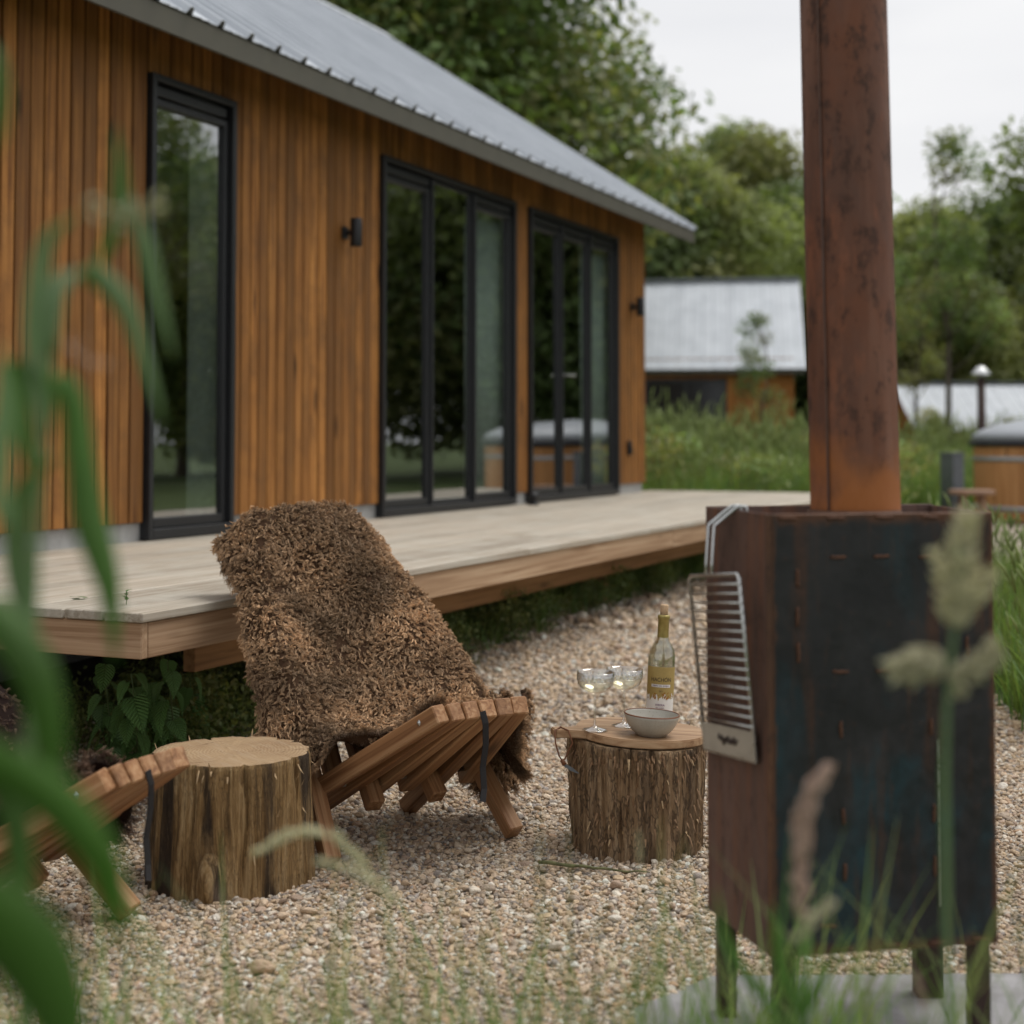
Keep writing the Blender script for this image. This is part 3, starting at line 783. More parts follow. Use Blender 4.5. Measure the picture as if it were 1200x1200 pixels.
def stump_mats(name, a, bcol, c, dark, k1=1., crack=.3):
    k = NT(name + '_side', .85, .25)
    n = k.noise(1, (62, 62, 2.2), 7, .7, .4); n2 = k.noise(1, (11, 11, .9), 5, .6, .5); n3 = k.noise(1, (150, 150, 16), 5, .75); n4 = k.noise(7, (1, 1, .8), 5, .6)
    col = k.ramp(n, [(.38, a), (.49, bcol), (.62, c)])
    col = k.mix(k.fr(n2, .50, .57, 0, .92 * k1), col, dark)
    col = k.mix(k.fr(n4, .5, .7, 0, .5), col, tuple(x * .8 for x in bcol))
    col = k.mix(k.fr(n3, .58, .72, 0, .5), col, c)
    ve = k.node('ShaderNodeTexVoronoi', feature='DISTANCE_TO_EDGE'); wv = k.node('ShaderNodeVectorMath', operation='ADD'); sc_ = k.node('ShaderNodeVectorMath', operation='SCALE')
    nv_ = k.node('ShaderNodeTexNoise'); k.l.new(k.coord((14, 14, 5)), nv_.inputs['Vector']); k.l.new(nv_.outputs['Color'], sc_.inputs[0]); sc_.inputs['Scale'].default_value = 1.3
    k.l.new(k.coord((24, 24, 4.5)), wv.inputs[0]); k.l.new(sc_.outputs[0], wv.inputs[1]); k.l.new(wv.outputs[0], ve.inputs['Vector']); ve.inputs['Scale'].default_value = 1
    crk = k.fr(ve.outputs['Distance'], .0, .09, 1, 0); col = k.mix(k.math('MULTIPLY', crk, crack), col, dark)
    k.color(col); k.bump(n, 1., .03); k.bump(n3, .9, .008); k.bump(crk, -crack, .02)
    t = NT(name + '_top', .85, .25)
    w = t.node('ShaderNodeTexWave', wave_type='RINGS', rings_direction='Z'); t.l.new(t.coord((1, 1, 0)), w.inputs[0]); w.inputs['Scale'].default_value = 34; w.inputs['Distortion'].default_value = 3.5; w.inputs['Detail'].default_value = 3; w.inputs['Detail Scale'].default_value = .7
    nn = t.noise(8, (1, 1, 1), 5, .6); n5 = t.noise(1, (120, 9, 1), 3)
    tc = t.mix(t.fr(w.outputs['Fac'], 0, 1), (.36, .24, .13), (.50, .36, .21)); tc = t.mix(t.fr(nn, .42, .68, 0, .65), tc, (.22, .13, .07)); tc = t.mix(t.fr(n5, .5, .7, 0, .4), tc, (.52, .42, .30)); vc = t.noise(1, (5, 38, 1), 5, .7, 1.5); tc = t.mix(t.fr(vc, .56, .66, 0, .75), tc, (.12, .065, .03)); tc = t.mix(.45, tc, (.24, .155, .085))
    t.color(tc); t.bump(vc, -.9, .012); t.bump(n5, .5, .004); t.bump(w.outputs['Fac'], .25, .002)
    return [k.m, t.m]
SM1 = stump_mats('pale_stump', (.20, .115, .045), (.41, .255, .11), (.60, .42, .22), (.040, .028, .021), 1.)
SM2 = stump_mats('barky_stump', (.20, .12, .06), (.40, .26, .145), (.56, .40, .25), (.045, .03, .022), .6, .75)
c1 = Vector((P(270, 985, 3.90).x, 3.90, 0))
t1 = thing('log_stump', 'pale log stump with dark vertical stains between the two slatted chairs', 'log stump', c1, .6)
o = stump_mesh(.212, .197, .325, 3, .034, nseg=220, nz=30).obj('log', SM1, t1, True)
# knot near the base, loose splinters
kn = MB(); pts = []
ang0 = math.atan2(-1, -.05) - .6
dirv = Vector((math.cos(ang0), math.sin(ang0), 0))
for j in range(9):
    f = j / 8; pts.append((dirv * (.190 + .026 * math.sin(f * math.pi) ** .7) + Vector((0, 0, .005 + f * .105))))
kn.tube(pts, [.03 * (.75 + .5 * (1 - j / 8)) for j in range(9)], 12); kn.obj('knot', SM1[0], t1, True)
def splinters(parent, r, h, cnt, mat, seed):
    q = random.Random(seed); b = MB()
    for _ in range(cnt):
        a = q.uniform(0, 6.28); z = q.uniform(.02, h - .005) if q.random() < .6 else q.uniform(h - .03, h); rr = r * q.uniform(.985, 1.01)
        p = Vector((rr * math.cos(a), rr * math.sin(a), z)); d = Vector((math.cos(a) * q.uniform(.1, .5), math.sin(a) * q.uniform(.1, .5), q.choice((-1, 1)) * 1)).normalized()
        L = q.uniform(.008, .035); pts = [p, p + d * L * .5 + Vector((math.cos(a), math.sin(a), 0)) * .002, p + d * L + Vector((math.cos(a), math.sin(a), 0)) * q.uniform(.0, .008)]
        b.ribbon(pts, [q.uniform(.001, .004), .002, .0004], side=(-math.sin(a), math.cos(a), 0), fold=.3)
    o = b.obj('splinters', mat, parent); o['kind'] = 'stuff'
M_splin = plain('pale_splinter', (.42, .29, .16), .85, var=.35, nsc=50)
splinters(t1, .204, .325, 46, M_splin, 5)
TILT = R(3.2)
c2 = Vector((.345, 4.20, 0))
t2 = thing('log_stump', 'rough bark-flaked log stump carrying the drinks beside the rusty stove', 'log stump', c2, 0)
o = stump_mesh(.180, .186, .300, 9, .062, TILT, nseg=200, nz=40).obj('log', SM2, t2, True)
splinters(t2, .190, .29, 50, M_splin, 11)
M_flake = plain('brown_bark_flake', (.20, .12, .065), .9, var=.4, nsc=60, bump=.5)
splinters(t2, .191, .29, 380, M_flake, 12)

# tilted top plane helper
def on_top(x, y): return .300 - (x - c2.x) * math.tan(TILT) + .002
# ------------------------------------------------------------------ serving board
def board_mesh():
    import bmesh
    out2 = []
    R0 = .182; hw = .027; a_h = R(195)                          # handle direction
    hx, hy = math.cos(a_h), math.sin(a_h); px, py = -hy, hx
    aw = math.asin((hw + .02) / R0)
    n = 64
    for i in range(n + 1):
        a = a_h + aw + (2 * math.pi - 2 * aw) * i / n
        rr = R0 * (1 + .02 * math.sin(a * 3 + 1)); out2.append((rr * math.cos(a), rr * math.sin(a) * .93))
    for (u, v) in ((R0 + .012, -hw - .003), (R0 + .03, -hw), (R0 + .068, -hw), (R0 + .072, -hw + .004), (R0 + .072, hw - .004), (R0 + .068, hw), (R0 + .03, hw), (R0 + .012, hw + .003)):
        out2.append((hx * u + px * v, hy * u + py * v))
    bm = bmesh.new(); th = .021
    lo = [bm.verts.new((x, y, 0)) for x, y in out2]; hi = [bm.verts.new((x, y, th)) for x, y in out2]
    bm.faces.new(hi); bm.faces.new(list(reversed(lo))); k = len(lo)
    for i in range(k): bm.faces.new((lo[i], lo[(i + 1) % k], hi[(i + 1) % k], hi[i]))
    bmesh.ops.recalc_face_normals(bm, faces=bm.faces)
    bmesh.ops.bevel(bm, geom=[e for e in bm.edges if abs(e.verts[0].co.z - e.verts[1].co.z) < 1e-6], offset=.003, segments=2, affect='EDGES')
    me = bpy.data.meshes.new('board_plate'); bm.to_mesh(me); bm.free(); me.materials.append(M_board); smooth_by_angle(me, 35); return me
bt = thing('serving_board', 'round wooden serving board with a short handle on the bark-flaked stump', 'serving board', (c2.x + .012, c2.y - .01, on_top(c2.x, 0) + .003), 0)
bt.rotation_euler = (0, TILT, 0)
link('board_plate', board_mesh(), bt)
cord = MB(); hx, hy = math.cos(R(195)) * .235, math.sin(R(195)) * .235
cord.tube([(hx, hy, .024), (hx - .015, hy - .03, .02), (hx - .012, hy - .042, -.01), (hx + .0, hy - .042, -.045), (hx + .012, hy - .036, -.062), (hx + .02, hy - .03, -.045), (hx + .035, hy - .03, -.01), (hx + .022, hy - .026, .022), (hx, hy, .025)], .0022, 6)
cord.tube([(hx + .008, hy - .04, -.055), (hx + .016, hy - .042, -.068)], .006, 8); cord.obj('leather_loop', M_leather, bt, True)
MB().ribbon([(hx + .012, hy - .042, -.066), (hx + .035, hy - .045, -.078), (hx + .055, hy - .045, -.088)], [.004, .005, .0015], side=(0, 0, 1)).obj('cord_end', M_greypost, bt)

BT = lambda x, y: on_top(x, y) + .0245          # board upper surface
# bottle
bx, by = .420, 4.315
bot = thing('wine_bottle', 'clear white wine bottle with gold foil neck, corked, behind the bowl', 'bottle', (bx, by, BT(bx, by)), 0); bot.rotation_euler = (R(-.5), TILT, 0)
MB().lathe([(.001, .004), (.030, .001), (.037, .004), (.039, .012), (.039, .175), (.0385, .190), (.035, .205), (.027, .220), (.019, .232), (.0155, .243), (.0150, .300), (.0120, .300), (.0125, .243), (.016, .230), (.024, .218), (.032, .203), (.0355, .188), (.036, .175), (.036, .014), (.030, .008), (.001, .012)], 40).obj('bottle_glass', M_bglass, bot, True)
MB().lathe([(.001, .013), (.0300, .010), (.0358, .016), (.0358, .150), (.001, .150)], 40).obj('wine', M_wine, bot, True)
k = NT('gold_foil', .38, .5, .55); nz_ = k.noise(60, detail=3); k.color(k.mix(k.fr(nz_, .3, .7), (.30, .24, .075), (.42, .34, .12))); k.bump(nz_, .2, .001); M_foil = k.m
MB().lathe([(.0162, .240), (.0160, .292), (.0172, .293), (.0175, .300), (.0170, .304), (.0120, .3045)], 28).obj('foil_sleeve', M_foil, bot, True)
MB().lathe([(.001, .296), (.0108, .296), (.0118, .330), (.0105, .334), (.001, .334)], 20).obj('cork', M_cork, bot, True)
def label_patch(name, a0, a1, z0, z1, r, mat, parent, zf0=None, n=28, m=8):
    b = MB()
    for j in range(m + 1):
        for i in range(n + 1):
            a = a0 + (a1 - a0) * i / n; zl = z0 if zf0 is None else zf0(i / n); z = zl + (z1 - zl) * j / m
            b.v.append((r * math.cos(a), r * math.sin(a), z))
    for j in range(m):
        for i in range(n):
            q = j * (n + 1) + i; b.f.append((q, q + 1, q + n + 2, q + n + 1)); b.m.append(0)
    return b.obj(name, mat, parent, True)
FA = R(-94)                                      # the label faces the camera
M_lgold = plain('label_gold_paper', (.40, .29, .10), .5, .1, var=.12, nsc=300, bump=0)
M_lwhite = plain('label_white_paper', (.78, .77, .74), .6, var=.03, bump=0)
M_lorange = plain('label_leaf_print', (.36, .17, .035), .5, .1, var=.2, bump=0)
M_ink = plain('label_ink', (.04, .025, .02), .6, bump=0); M_inkp = plain('label_purple_ink', (.16, .07, .16), .6, bump=0)
lab = label_patch('label', FA - 1.28, FA + 1.28, .018, .160, .0394, M_lwhite, bot)
def rag(u): return .076 + .006 * math.sin(u * 23) + .005 * math.sin(u * 51 + 1) + .003 * math.sin(u * 97)
label_patch('gold_panel', FA - 1.28, FA + 1.28, .08, .160, .0397, M_lgold, lab, rag, 90, 4)
def text_on(parent, txt, size, zc, r, mat, name, yscale=1., depth=.00015):
    cu = bpy.data.curves.new(name, 'FONT'); cu.body = txt; cu.size = size; cu.align_x = 'CENTER'; cu.align_y = 'CENTER'; cu.extrude = depth
    tmp = bpy.data.objects.new('tmp', cu); COL.objects.link(tmp); bpy.context.view_layer.update()
    me = bpy.data.meshes.new_from_object(tmp.evaluated_get(bpy.context.evaluated_depsgraph_get())); bpy.data.objects.remove(tmp)
    for v in me.vertices:
        x, y_, z_ = v.co; a = FA + x / r; rr = r + z_; v.co = (rr * math.cos(a), rr * math.sin(a), zc + y_ * yscale)
    me.materials.clear(); me.materials.append(mat); me.name = name
    return link(name, me, parent)
text_on(lab, 'HACHÓN', .0140, .124, .0400, M_ink, 'lettering', 1.15)
label_patch('white_strip', FA - .72, FA + .72, .103, .111, .0400, M_lwhite, lab)
text_on(lab, 'RIBERA DEL DUERO', .0056, .107, .0403, M_inkp, 'lettering')
text_on(lab, '2021', .006, .092, .0400, M_ink, 'lettering')
text_on(lab, 'RIBERA', .0085, .053, .0398, M_inkp, 'lettering'); text_on(lab, 'DEL DUERO', .0045, .045, .0398, M_inkp, 'lettering')
lv = MB(); q = random.Random(3)
for _ in range(26):
    a = FA + q.uniform(-1.15, 1.15); z = .078 + q.uniform(-.008, .010); s_ = q.uniform(.003, .006)
    lv.ribbon([((.0401) * math.cos(a + i * s_ / .04 * .5), .0401 * math.sin(a + i * s_ / .04 * .5), z + (i - 1) * s_ * q.uniform(-.6, .9)) for i in range(3)], [.0004, s_ * .5, .0004], side=(0, 0, 1))
lv.obj('leaf_print', M_lorange, lab)

# coupe glasses
def coupe_mesh():
    prof_o = [(.001, .0), (.034, .0), (.0365, .0012), (.030, .004), (.012, .008), (.0045, .014), (.0036, .030), (.0034, .080), (.0048, .092), (.012, .100), (.030, .107), (.043, .117), (.049, .128), (.0505, .140), (.0515, .160)]
    prof_i = [(.0503, .160), (.0492, .140), (.0475, .129), (.042, .119), (.029, .1095), (.012, .103), (.001, .102)]
    n = 72; b = MB(); prof = prof_o + prof_i
    for j, (r, z) in enumerate(prof):
        for i in range(n):
            a = 2 * math.pi * i / n; rr = r
            b.v.append((rr * math.cos(a), rr * math.sin(a), z))
    for j in range(len(prof) - 1):
        for i in range(n):
            i2 = (i + 1) % n; b.f.append((j * n + i, j * n + i2, (j + 1) * n + i2, (j + 1) * n + i)); b.m.append(0)
    return b.mesh('glass_body', M_cglass, True)
def cut_band():
    b = MB(); n = 30                                        # raised diamond cuts in the band under the rim
    for i in range(n):
        for row in range(2):
            a = 2 * math.pi * (i + .5 * row) / n; z = .1395 + row * .0085; r = .0508 + (z - .14) * .05
            da = math.pi / n * .92; h = .0055
            c = ((r + .0016) * math.cos(a), (r + .0016) * math.sin(a), z)
            e = [(r * math.cos(a - da), r * math.sin(a - da), z), (r * math.cos(a), r * math.sin(a), z - h), (r * math.cos(a + da), r * math.sin(a + da), z), (r * math.cos(a), r * math.sin(a), z + h)]
            b.add([c] + e, [(0, 1, 2), (0, 2, 3), (0, 3, 4), (0, 4, 1), (4, 3, 2, 1)])
    return b.mesh('cut_pattern', M_cut)
cm, cp = coupe_mesh(), cut_band()
wm = MB().lathe([(.001, .1021), (.012, .1031), (.029, .1097), (.0421, .1192), (.0476, .1292), (.0484, .1335), (.001, .1335)], 48).mesh('wine', M_wine, True)
for (gx, gy, lb) in ((.226, 4.13, 'cut-glass champagne coupe half full of white wine, nearest the board handle'), (.312, 4.215, 'cut-glass champagne coupe of white wine next to the speckled bowl')):
    g = thing('coupe_glass', lb, 'coupe glass', (gx, gy, BT(gx, gy)), 0, 'coupe glasses on the board'); g.rotation_euler = (0, TILT * .4, 0)
    link('glass_body', cm, g); link('cut_pattern', cp, g); link('wine', wm, g)
# bowl
k = NT('speckled_stoneware', .35, .5); v1 = k.noise(420, detail=2); v2 = k.noise(14, detail=4)
col = k.mix(k.fr(v2, .3, .7), (.33, .31, .265), (.42, .395, .34)); k.color(k.mix(k.fr(v1, .62, .7, 0, .7), col, (.16, .11, .07))); k.bump(v2, .1, .002); M_bowl = k.m
bw = thing('stoneware_bowl', 'speckled grey stoneware bowl with a brown rim in front of the bottle', 'bowl', (.378, 4.105, BT(.378, 0)), 0); bw.rotation_euler = (0, TILT, 0)
MB().lathe([(.001, .0), (.036, .0), (.040, .002), (.056, .016), (.068, .034), (.0745, .052), (.0755, .058), (.0735, .0595), (.0715, .055), (.064, .036), (.052, .020), (.034, .009), (.001, .007)], 56).obj('bowl_body', M_bowl, bw, True)
MB().lathe([(.0757, .0575), (.0752, .0605), (.0738, .0608), (.0728, .0592)], 56).obj('brown_rim', M_leather, bw, True)

# ------------------------------------------------------------------ slatted stick chair
def chair_parts(root):
    w, h = .0455, .049
    def seat(u, y):   # lateral factor along the seat line
        return u * (.0475 + .0464 * (y + .231) / .413) + .032 * (1 - (y + .231) / .413)
    def sz(y): return .43 * (.475 - y) / .706
    def bz(y): return .981 * y
    protos = {}
    def stick(name, a, b_, up, ends=None):
        a, b_ = Vector(a), Vector(b_); d = (b_ - a); L = d.length; d.normalize()
        x = d.cross(Vector(up)).normalized(); z = x.cross(d).normalized()
        q = Matrix((x, d, z)).transposed()
        m = MB().box((0, 0, 0), (w, L, h), bev=.0035)
        o = m.obj(name, M_chair, root, loc=(a + b_) / 2); o.rotation_euler = q.to_euler(); return o
    for i in range(6):
        u = i - 2.5; long_ = i in (1, 4)
        y1 = .452 if long_ else .235
        dy = rnd.uniform(-.004, .004)
        z0 = .43
        stick('seat_stick', (seat(u, -.231), -.231 + dy, sz(-.231)), (seat(u, y1), y1, sz(y1) + (.004 if long_ else 0)), (0, 0, 1))
    for i in range(7):
        u = i - 3; long_ = i in (0, 6)
        y0 = .012 if long_ else (.125 if i in (2, 4) else .20)
        def lat(y): return u * (.0945 - .042 * (y - .182) / .727)
        ytop = .82 - .03 * abs(u)
        stick('back_stick', (u * .0935 if long_ else lat(y0), y0, bz(y0) + (.012 if long_ else 0)), (lat(ytop), ytop, bz(ytop)), (0, -1, .4))
    b = MB()
    for (yy, zz, hw_) in ((-.185, sz(-.185), .135), (.182, .1786, .29), (.78, bz(.78), .17)):
        bb = MB().tube([(-hw_ + (.03 if yy < 0 else 0), yy, zz), (hw_ + (.03 if yy < 0 else 0), yy, zz)], .0065, 8); bb.obj('rod', M_rubber if zz > .3 else M_steel, root, True)
    # rope spacers between the front ends
    for u in (-1, 0, 1):
        MB().tube([(seat(u - .3, -.20), -.20, sz(-.20)), (seat(u + .3, -.20), -.20, sz(-.20))], .016, 10).obj('spacer', M_rubber, root, True)
    bo = MB().tube([(seat(-2.5, -.185) - .0205, -.185, sz(-.185)), (seat(-2.5, -.185) - .0245, -.185, sz(-.185))], .0085, 14)
    bo.tube([(seat(-2.5, -.185) - .0245, -.185, sz(-.185)), (seat(-2.5, -.185) - .0262, -.185, sz(-.185))], .005, 6); bo.obj('bolt_head', M_steel, root, True)
    st = MB().ribbon([(.032, -.238, .425), (.038, -.243, .395), (.042, -.238, .34), (.036, -.232, .28), (.038, -.236, .225), (.028, -.246, .195)], [.0085] * 6, side=(1, 0, 0), fold=.05)
    so_ = st.obj('strap', M_rubber, root); so_.modifiers.new('thick', 'SOLIDIFY').thickness = .003
CH1, PH1 = Vector((-.227, 4.095, 0)), R(31)
ch1 = thing('stick_chair', 'folding slatted wooden chair draped in brown sheepskin, right of the pale stump', 'stick chair', CH1, PH1, 'folding stick chairs')
chair_parts(ch1)
CH2, PH2 = Vector((-1.005, 3.29, 0)), R(64)
ch2 = copy_tree(ch1); ch2.location = CH2; ch2.rotation_euler = (0, 0, PH2)
ch2['label'] = 'folding slatted wooden chair at the left edge, half hidden by leaves'

# ------------------------------------------------------------------ sheepskins
ST = [  # y, z, left, right, hard half width
    (.985, .74, .22, .22, .20), (.965, .84, .26, .25, .17), (.90, .905, .285, .27, .15), (.81, .868, .30, .275, .17), (.69, .765, .31, .29, .21), (.54, .63, .33, .305, .25),
(.40, .515, .37, .365, .27), (.28, .42, .415, .42, .27), (.18, .345, .44, .44, .27), (.09, .305, .33, .40, .26), (0.0, .325, .19, .35, .23), (-.07, .365, .11, .28, .17), (-.165, .428, .065, .21, .15)]
LOBE = [(.27, .355, .09, .10, .3), (.275, .32, .115, .12, .3), (.29, .28, .125, .125, .3), (.29, .20, .115, .115, .3), (.28, .13, .085, .09, .3), (.27, .08, .04, .05, .3)]
def fleece(name, loc, rz, label, nlocks, tip, root_c, seed, group, ST=ST, xoff=0., root=None):
    q = np.random.RandomState(seed)
    A = np.array(ST); nv, nu = 66, 48
    vv = np.linspace(0, len(ST) - 1, nv)
    # Catmull-Rom through stations
    def cr(t):
        i = min(int(t), len(ST) - 2); f = t - i
        p = [A[max(i - 1, 0)], A[i], A[i + 1], A[min(i + 2, len(ST) - 1)]]
        return .5 * ((2 * p[1]) + (-p[0] + p[2]) * f + (2 * p[0] - 5 * p[1] + 4 * p[2] - p[3]) * f * f + (-p[0] + 3 * p[1] - 3 * p[2] + p[3]) * f ** 3)
    grid = np.zeros((nv, nu, 3))
    for j, t in enumerate(vv):
        y, z, L, Rr, h = cr(t)
        # direction straight down the slope, to droop the overhang
        for i in range(nu):
            u = -1 + 2 * i / (nu - 1); x = (L if u < 0 else Rr) * u
            wob = .030 * noise.noise((u * 2.2, t * .8, seed)) + .016 * noise.noise((u * 5, t * 2.1, seed + 3))
            e = max(0, abs(x) - h); sg = 1 if x > 0 else -1
            xx = x - sg * e * .38; zz = z - e * (1.0 if t > 5 else (.85 if sg < 0 else .5)); yy = y + (e * .35 if t < 6 else e * .12)
            # valley down the middle where the slats sag
            zz += -.012 * math.cos(u * 3.1) * (1 if t > 1.5 else 0)
            fold = .022 * math.sin(u * 4.2 + 1.1 * math.sin(t * .7) + .6) * (1 if 2 < t < 8 else .4) * (xoff == 0); yy -= fold; zz += fold * .8
            edge = 1 + .03 * noise.noise((t * 1.7, sg * 4, seed + 9))
            grid[j, i] = (xx * edge + xoff, yy + wob * .9, zz + wob)
    if root is None: root = thing(name, label, 'sheepskin', loc, rz, group)
    b = MB(); b.v = [tuple(p) for p in grid.reshape(-1, 3)]
    for j in range(nv - 1):
        for i in range(nu - 1): a = j * nu + i; b.f.append((a, a + 1, a + nu + 1, a + nu)); b.m.append(0)
    k = NT(name + '_hide', .95, .1); k.color(tuple(x * .75 for x in root_c))
    hide = b.obj('hide' if xoff == 0 else 'hanging_leg', k.m, root, True); sm = hide.modifiers.new('thick', 'SOLIDIFY'); sm.thickness = .012; sm.offset = -1
    # normals
    du = np.gradient(grid, axis=1); dv = np.gradient(grid, axis=0); nr = np.cross(du, dv); nr /= np.linalg.norm(nr, axis=2, keepdims=True) + 1e-9
    if nr[nv // 2, nu // 2, 1] > 0: nr = -nr                # fleece side faces the sitter (-y, +z)
    area = np.linalg.norm(np.cross(du, dv), axis=2); pr = (area / area.sum()).ravel()
    idx = q.choice(len(pr), nlocks, p=pr); jj, ii = idx // nu, idx % nu
    fj = np.clip(jj + q.uniform(-.5, .5, nlocks), 0, nv - 1.001); fi = np.clip(ii + q.uniform(-.5, .5, nlocks), 0, nu - 1.001)
    # extra locks round the rim so the edge is shaggy
    ne = nlocks // 7; side = q.randint(0, 4, ne); r1 = q.uniform(0, 1, ne)
    ej = np.where(side == 0, 0, np.where(side == 1, nv - 1.001, r1 * (nv - 1.001))); ei = np.where(side == 2, 0, np.where(side == 3, nu - 1.001, r1 * (nu - 1.001)))
    fj = np.concatenate([fj, ej]); fi = np.concatenate([fi, ei]); n = len(fj)
    j0, i0 = fj.astype(int), fi.astype(int); aj, ai = (fj - j0)[:, None], (fi - i0)[:, None]
    def lerp(G): return (G[j0, i0] * (1 - aj) * (1 - ai) + G[j0 + 1, i0] * aj * (1 - ai) + G[j0, i0 + 1] * (1 - aj) * ai + G[j0 + 1, i0 + 1] * aj * ai)
    base = lerp(grid); N = lerp(nr); N /= np.linalg.norm(N, axis=1, keepdims=True)
    T = lerp(dv); T /= np.linalg.norm(T, axis=1, keepdims=True); B = np.cross(N, T)
    # outward lean near the rims
    eu = (fi / (nu - 1) * 2 - 1); ev = (fj / (nv - 1) * 2 - 1)
    lean = B * 0
    Bu = lerp(du); Bu /= np.linalg.norm(Bu, axis=1, keepdims=True)
    lean += Bu * (np.sign(eu) * np.clip(np.abs(eu) - .86, 0, 1) / .14)[:, None] * 1.2
    lean += T * (np.sign(ev) * np.clip(np.abs(ev) - .93, 0, 1) / .07)[:, None] * 1.2
    # flow field: patches that lie one way
    fa = np.array([6.3 * noise.noise((p[0] * 7, p[1] * 7, p[2] * 7 + seed)) for p in base]) + q.normal(0, .9, n)
    flow = T * np.cos(fa)[:, None] + B * np.sin(fa)[:, None]
    length = q.uniform(.027, .045, n) * (1 + .25 * np.array([noise.noise((p[0] * 5, p[1] * 5, p[2] * 5)) for p in base]))
    D0 = N * .9 + T * .25 + flow * q.uniform(.1, .55, (n, 1)) + lean + np.array([0, 0, -.25]); D0 /= np.linalg.norm(D0, axis=1, keepdims=True)
    S_ = 6; K = 11
    tt = np.linspace(0, 1, S_)
    ph = q.uniform(0, 6.28, n); turns = q.uniform(1.2, 2.1, n) * 6.28 * q.choice([-1, 1], n)
    U = np.cross(D0, np.array([.3, .5, .81])); U /= np.linalg.norm(U, axis=1, keepdims=True) + 1e-9; V = np.cross(D0, U)
    droop = flow * .5 + np.array([0, 0, -.5])
    center = np.zeros((n, S_, 3))
    for s_i, t in enumerate(tt):
        rad = .0062 * t ** .6 * (1 - .25 * t)
        a = ph + turns * t
        center[:, s_i] = base + D0 * (length * t)[:, None] * (1 - .15 * t) + droop * (length * .35 * t * t)[:, None] + U * (rad * np.cos(a))[:, None] + V * (rad * np.sin(a))[:, None]
    so_a = q.uniform(0, 6.28, (n, K)); so_r = np.sqrt(q.uniform(0, 1, (n, K))) * .0050
    tone = np.clip(q.normal(1, .20, n) * (1 + .95 * np.array([noise.noise((p[0] * 6 + 9, p[1] * 6, p[2] * 6)) for p in base])), .4, 1.7)  # random lock tone; broad patches imitate shaded hollows and golden highlights
    verts = np.zeros((n, K, S_, 2, 3), 'f'); cols = np.ones((n, K, S_, 2, 4), 'f')
    wside = q.normal(0, 1, (n, K, 3)); wside /= np.linalg.norm(wside, axis=2, keepdims=True)
    lenj = q.uniform(.8, 1.12, (n, K))
    for s_i, t in enumerate(tt):
        rr = so_r * (1.3 - .8 * t)
        a = so_a + (turns * .5 * t)[:, None]
        p = center[:, s_i][:, None] + U[:, None] * (rr * np.cos(a))[..., None] + V[:, None] * (rr * np.sin(a))[..., None]
        p = base[:, None] + (p - base[:, None]) * (1 + (lenj - 1) * t)[..., None]
        wd = .00080 * (1 - .45 * t)
        verts[:, :, s_i, 0] = p - wside * wd; verts[:, :, s_i, 1] = p + wside * wd
        f = t ** 1.5
        c = (np.array(root_c)[None] * (1 - f) + np.array(tip)[None] * f * tone[:, None])
        cols[:, :, s_i, :, :3] = c[:, None, None, :] * q.uniform(.85, 1.15, (n, K, 1, 1))
    nq = n * K; vcount = nq * S_ * 2
    basei = (np.arange(nq) * S_ * 2)[:, None]
    f0 = np.array([(2 * s_i, 2 * s_i + 1, 2 * s_i + 3, 2 * s_i + 2) for s_i in range(S_ - 1)])
    faces = (basei[:, :, None] + f0[None]).reshape(-1, 4)
    me = bpy.data.meshes.new('wool'); me.vertices.add(vcount); me.vertices.foreach_set('co', verts.reshape(-1))
    nf = len(faces); me.loops.add(nf * 4); me.loops.foreach_set('vertex_index', faces.astype('i').ravel())
    me.polygons.add(nf); me.polygons.foreach_set('loop_start', np.arange(nf, dtype='i') * 4); me.polygons.foreach_set('loop_total', np.full(nf, 4, 'i'))
    me.polygons.foreach_set('use_smooth', np.ones(nf, bool))
    ca = me.color_attributes.new('wool', 'FLOAT_COLOR', 'POINT'); ca.data.foreach_set('color', cols.reshape(-1))
    me.update(calc_edges=True)
    k = NT(name + '_wool', .6, .25); k.b.inputs['Sheen Weight'].default_value = .35; k.b.inputs['Sheen Tint'].default_value = (.8, .6, .4, 1); a = k.attr('wool'); k.color(a.outputs['Color'])
    me.materials.append(k.m)
    o = link('wool', me, root); o['kind'] = 'stuff'
    # care tag
    return root
sk1 = fleece('sheepskin', CH1, PH1, 'curly mid-brown sheepskin thrown over the chair right of the pale stump', 15000, (.54, .345, .195), (.066, .036, .020), 4, 'sheepskins on the chairs')
MB().add([(-.345, .10, .170), (-.315, .08, .172), (-.312, .08, .205), (-.348, .10, .195)], [(0, 1, 2, 3)])
fleece('sheepskin', None, None, None, 1400, (.50, .32, .18), (.066, .036, .020), 6, None, LOBE, .365, sk1)
tg = MB().box((0, 0, 0), (.034, .001, .03)).obj('care_tag', M_lwhite, sk1, loc=(-.355, .12, .165)); tg.rotation_euler = (.3, .5, .2)
sk2 = fleece('sheepskin', CH2 + Vector((-.04, .0, -.01)), PH2, 'very dark brown sheepskin on the chair at the left edge', 2400, (.10, .055, .035), (.018, .010, .008), 8, 'sheepskins on the chairs')

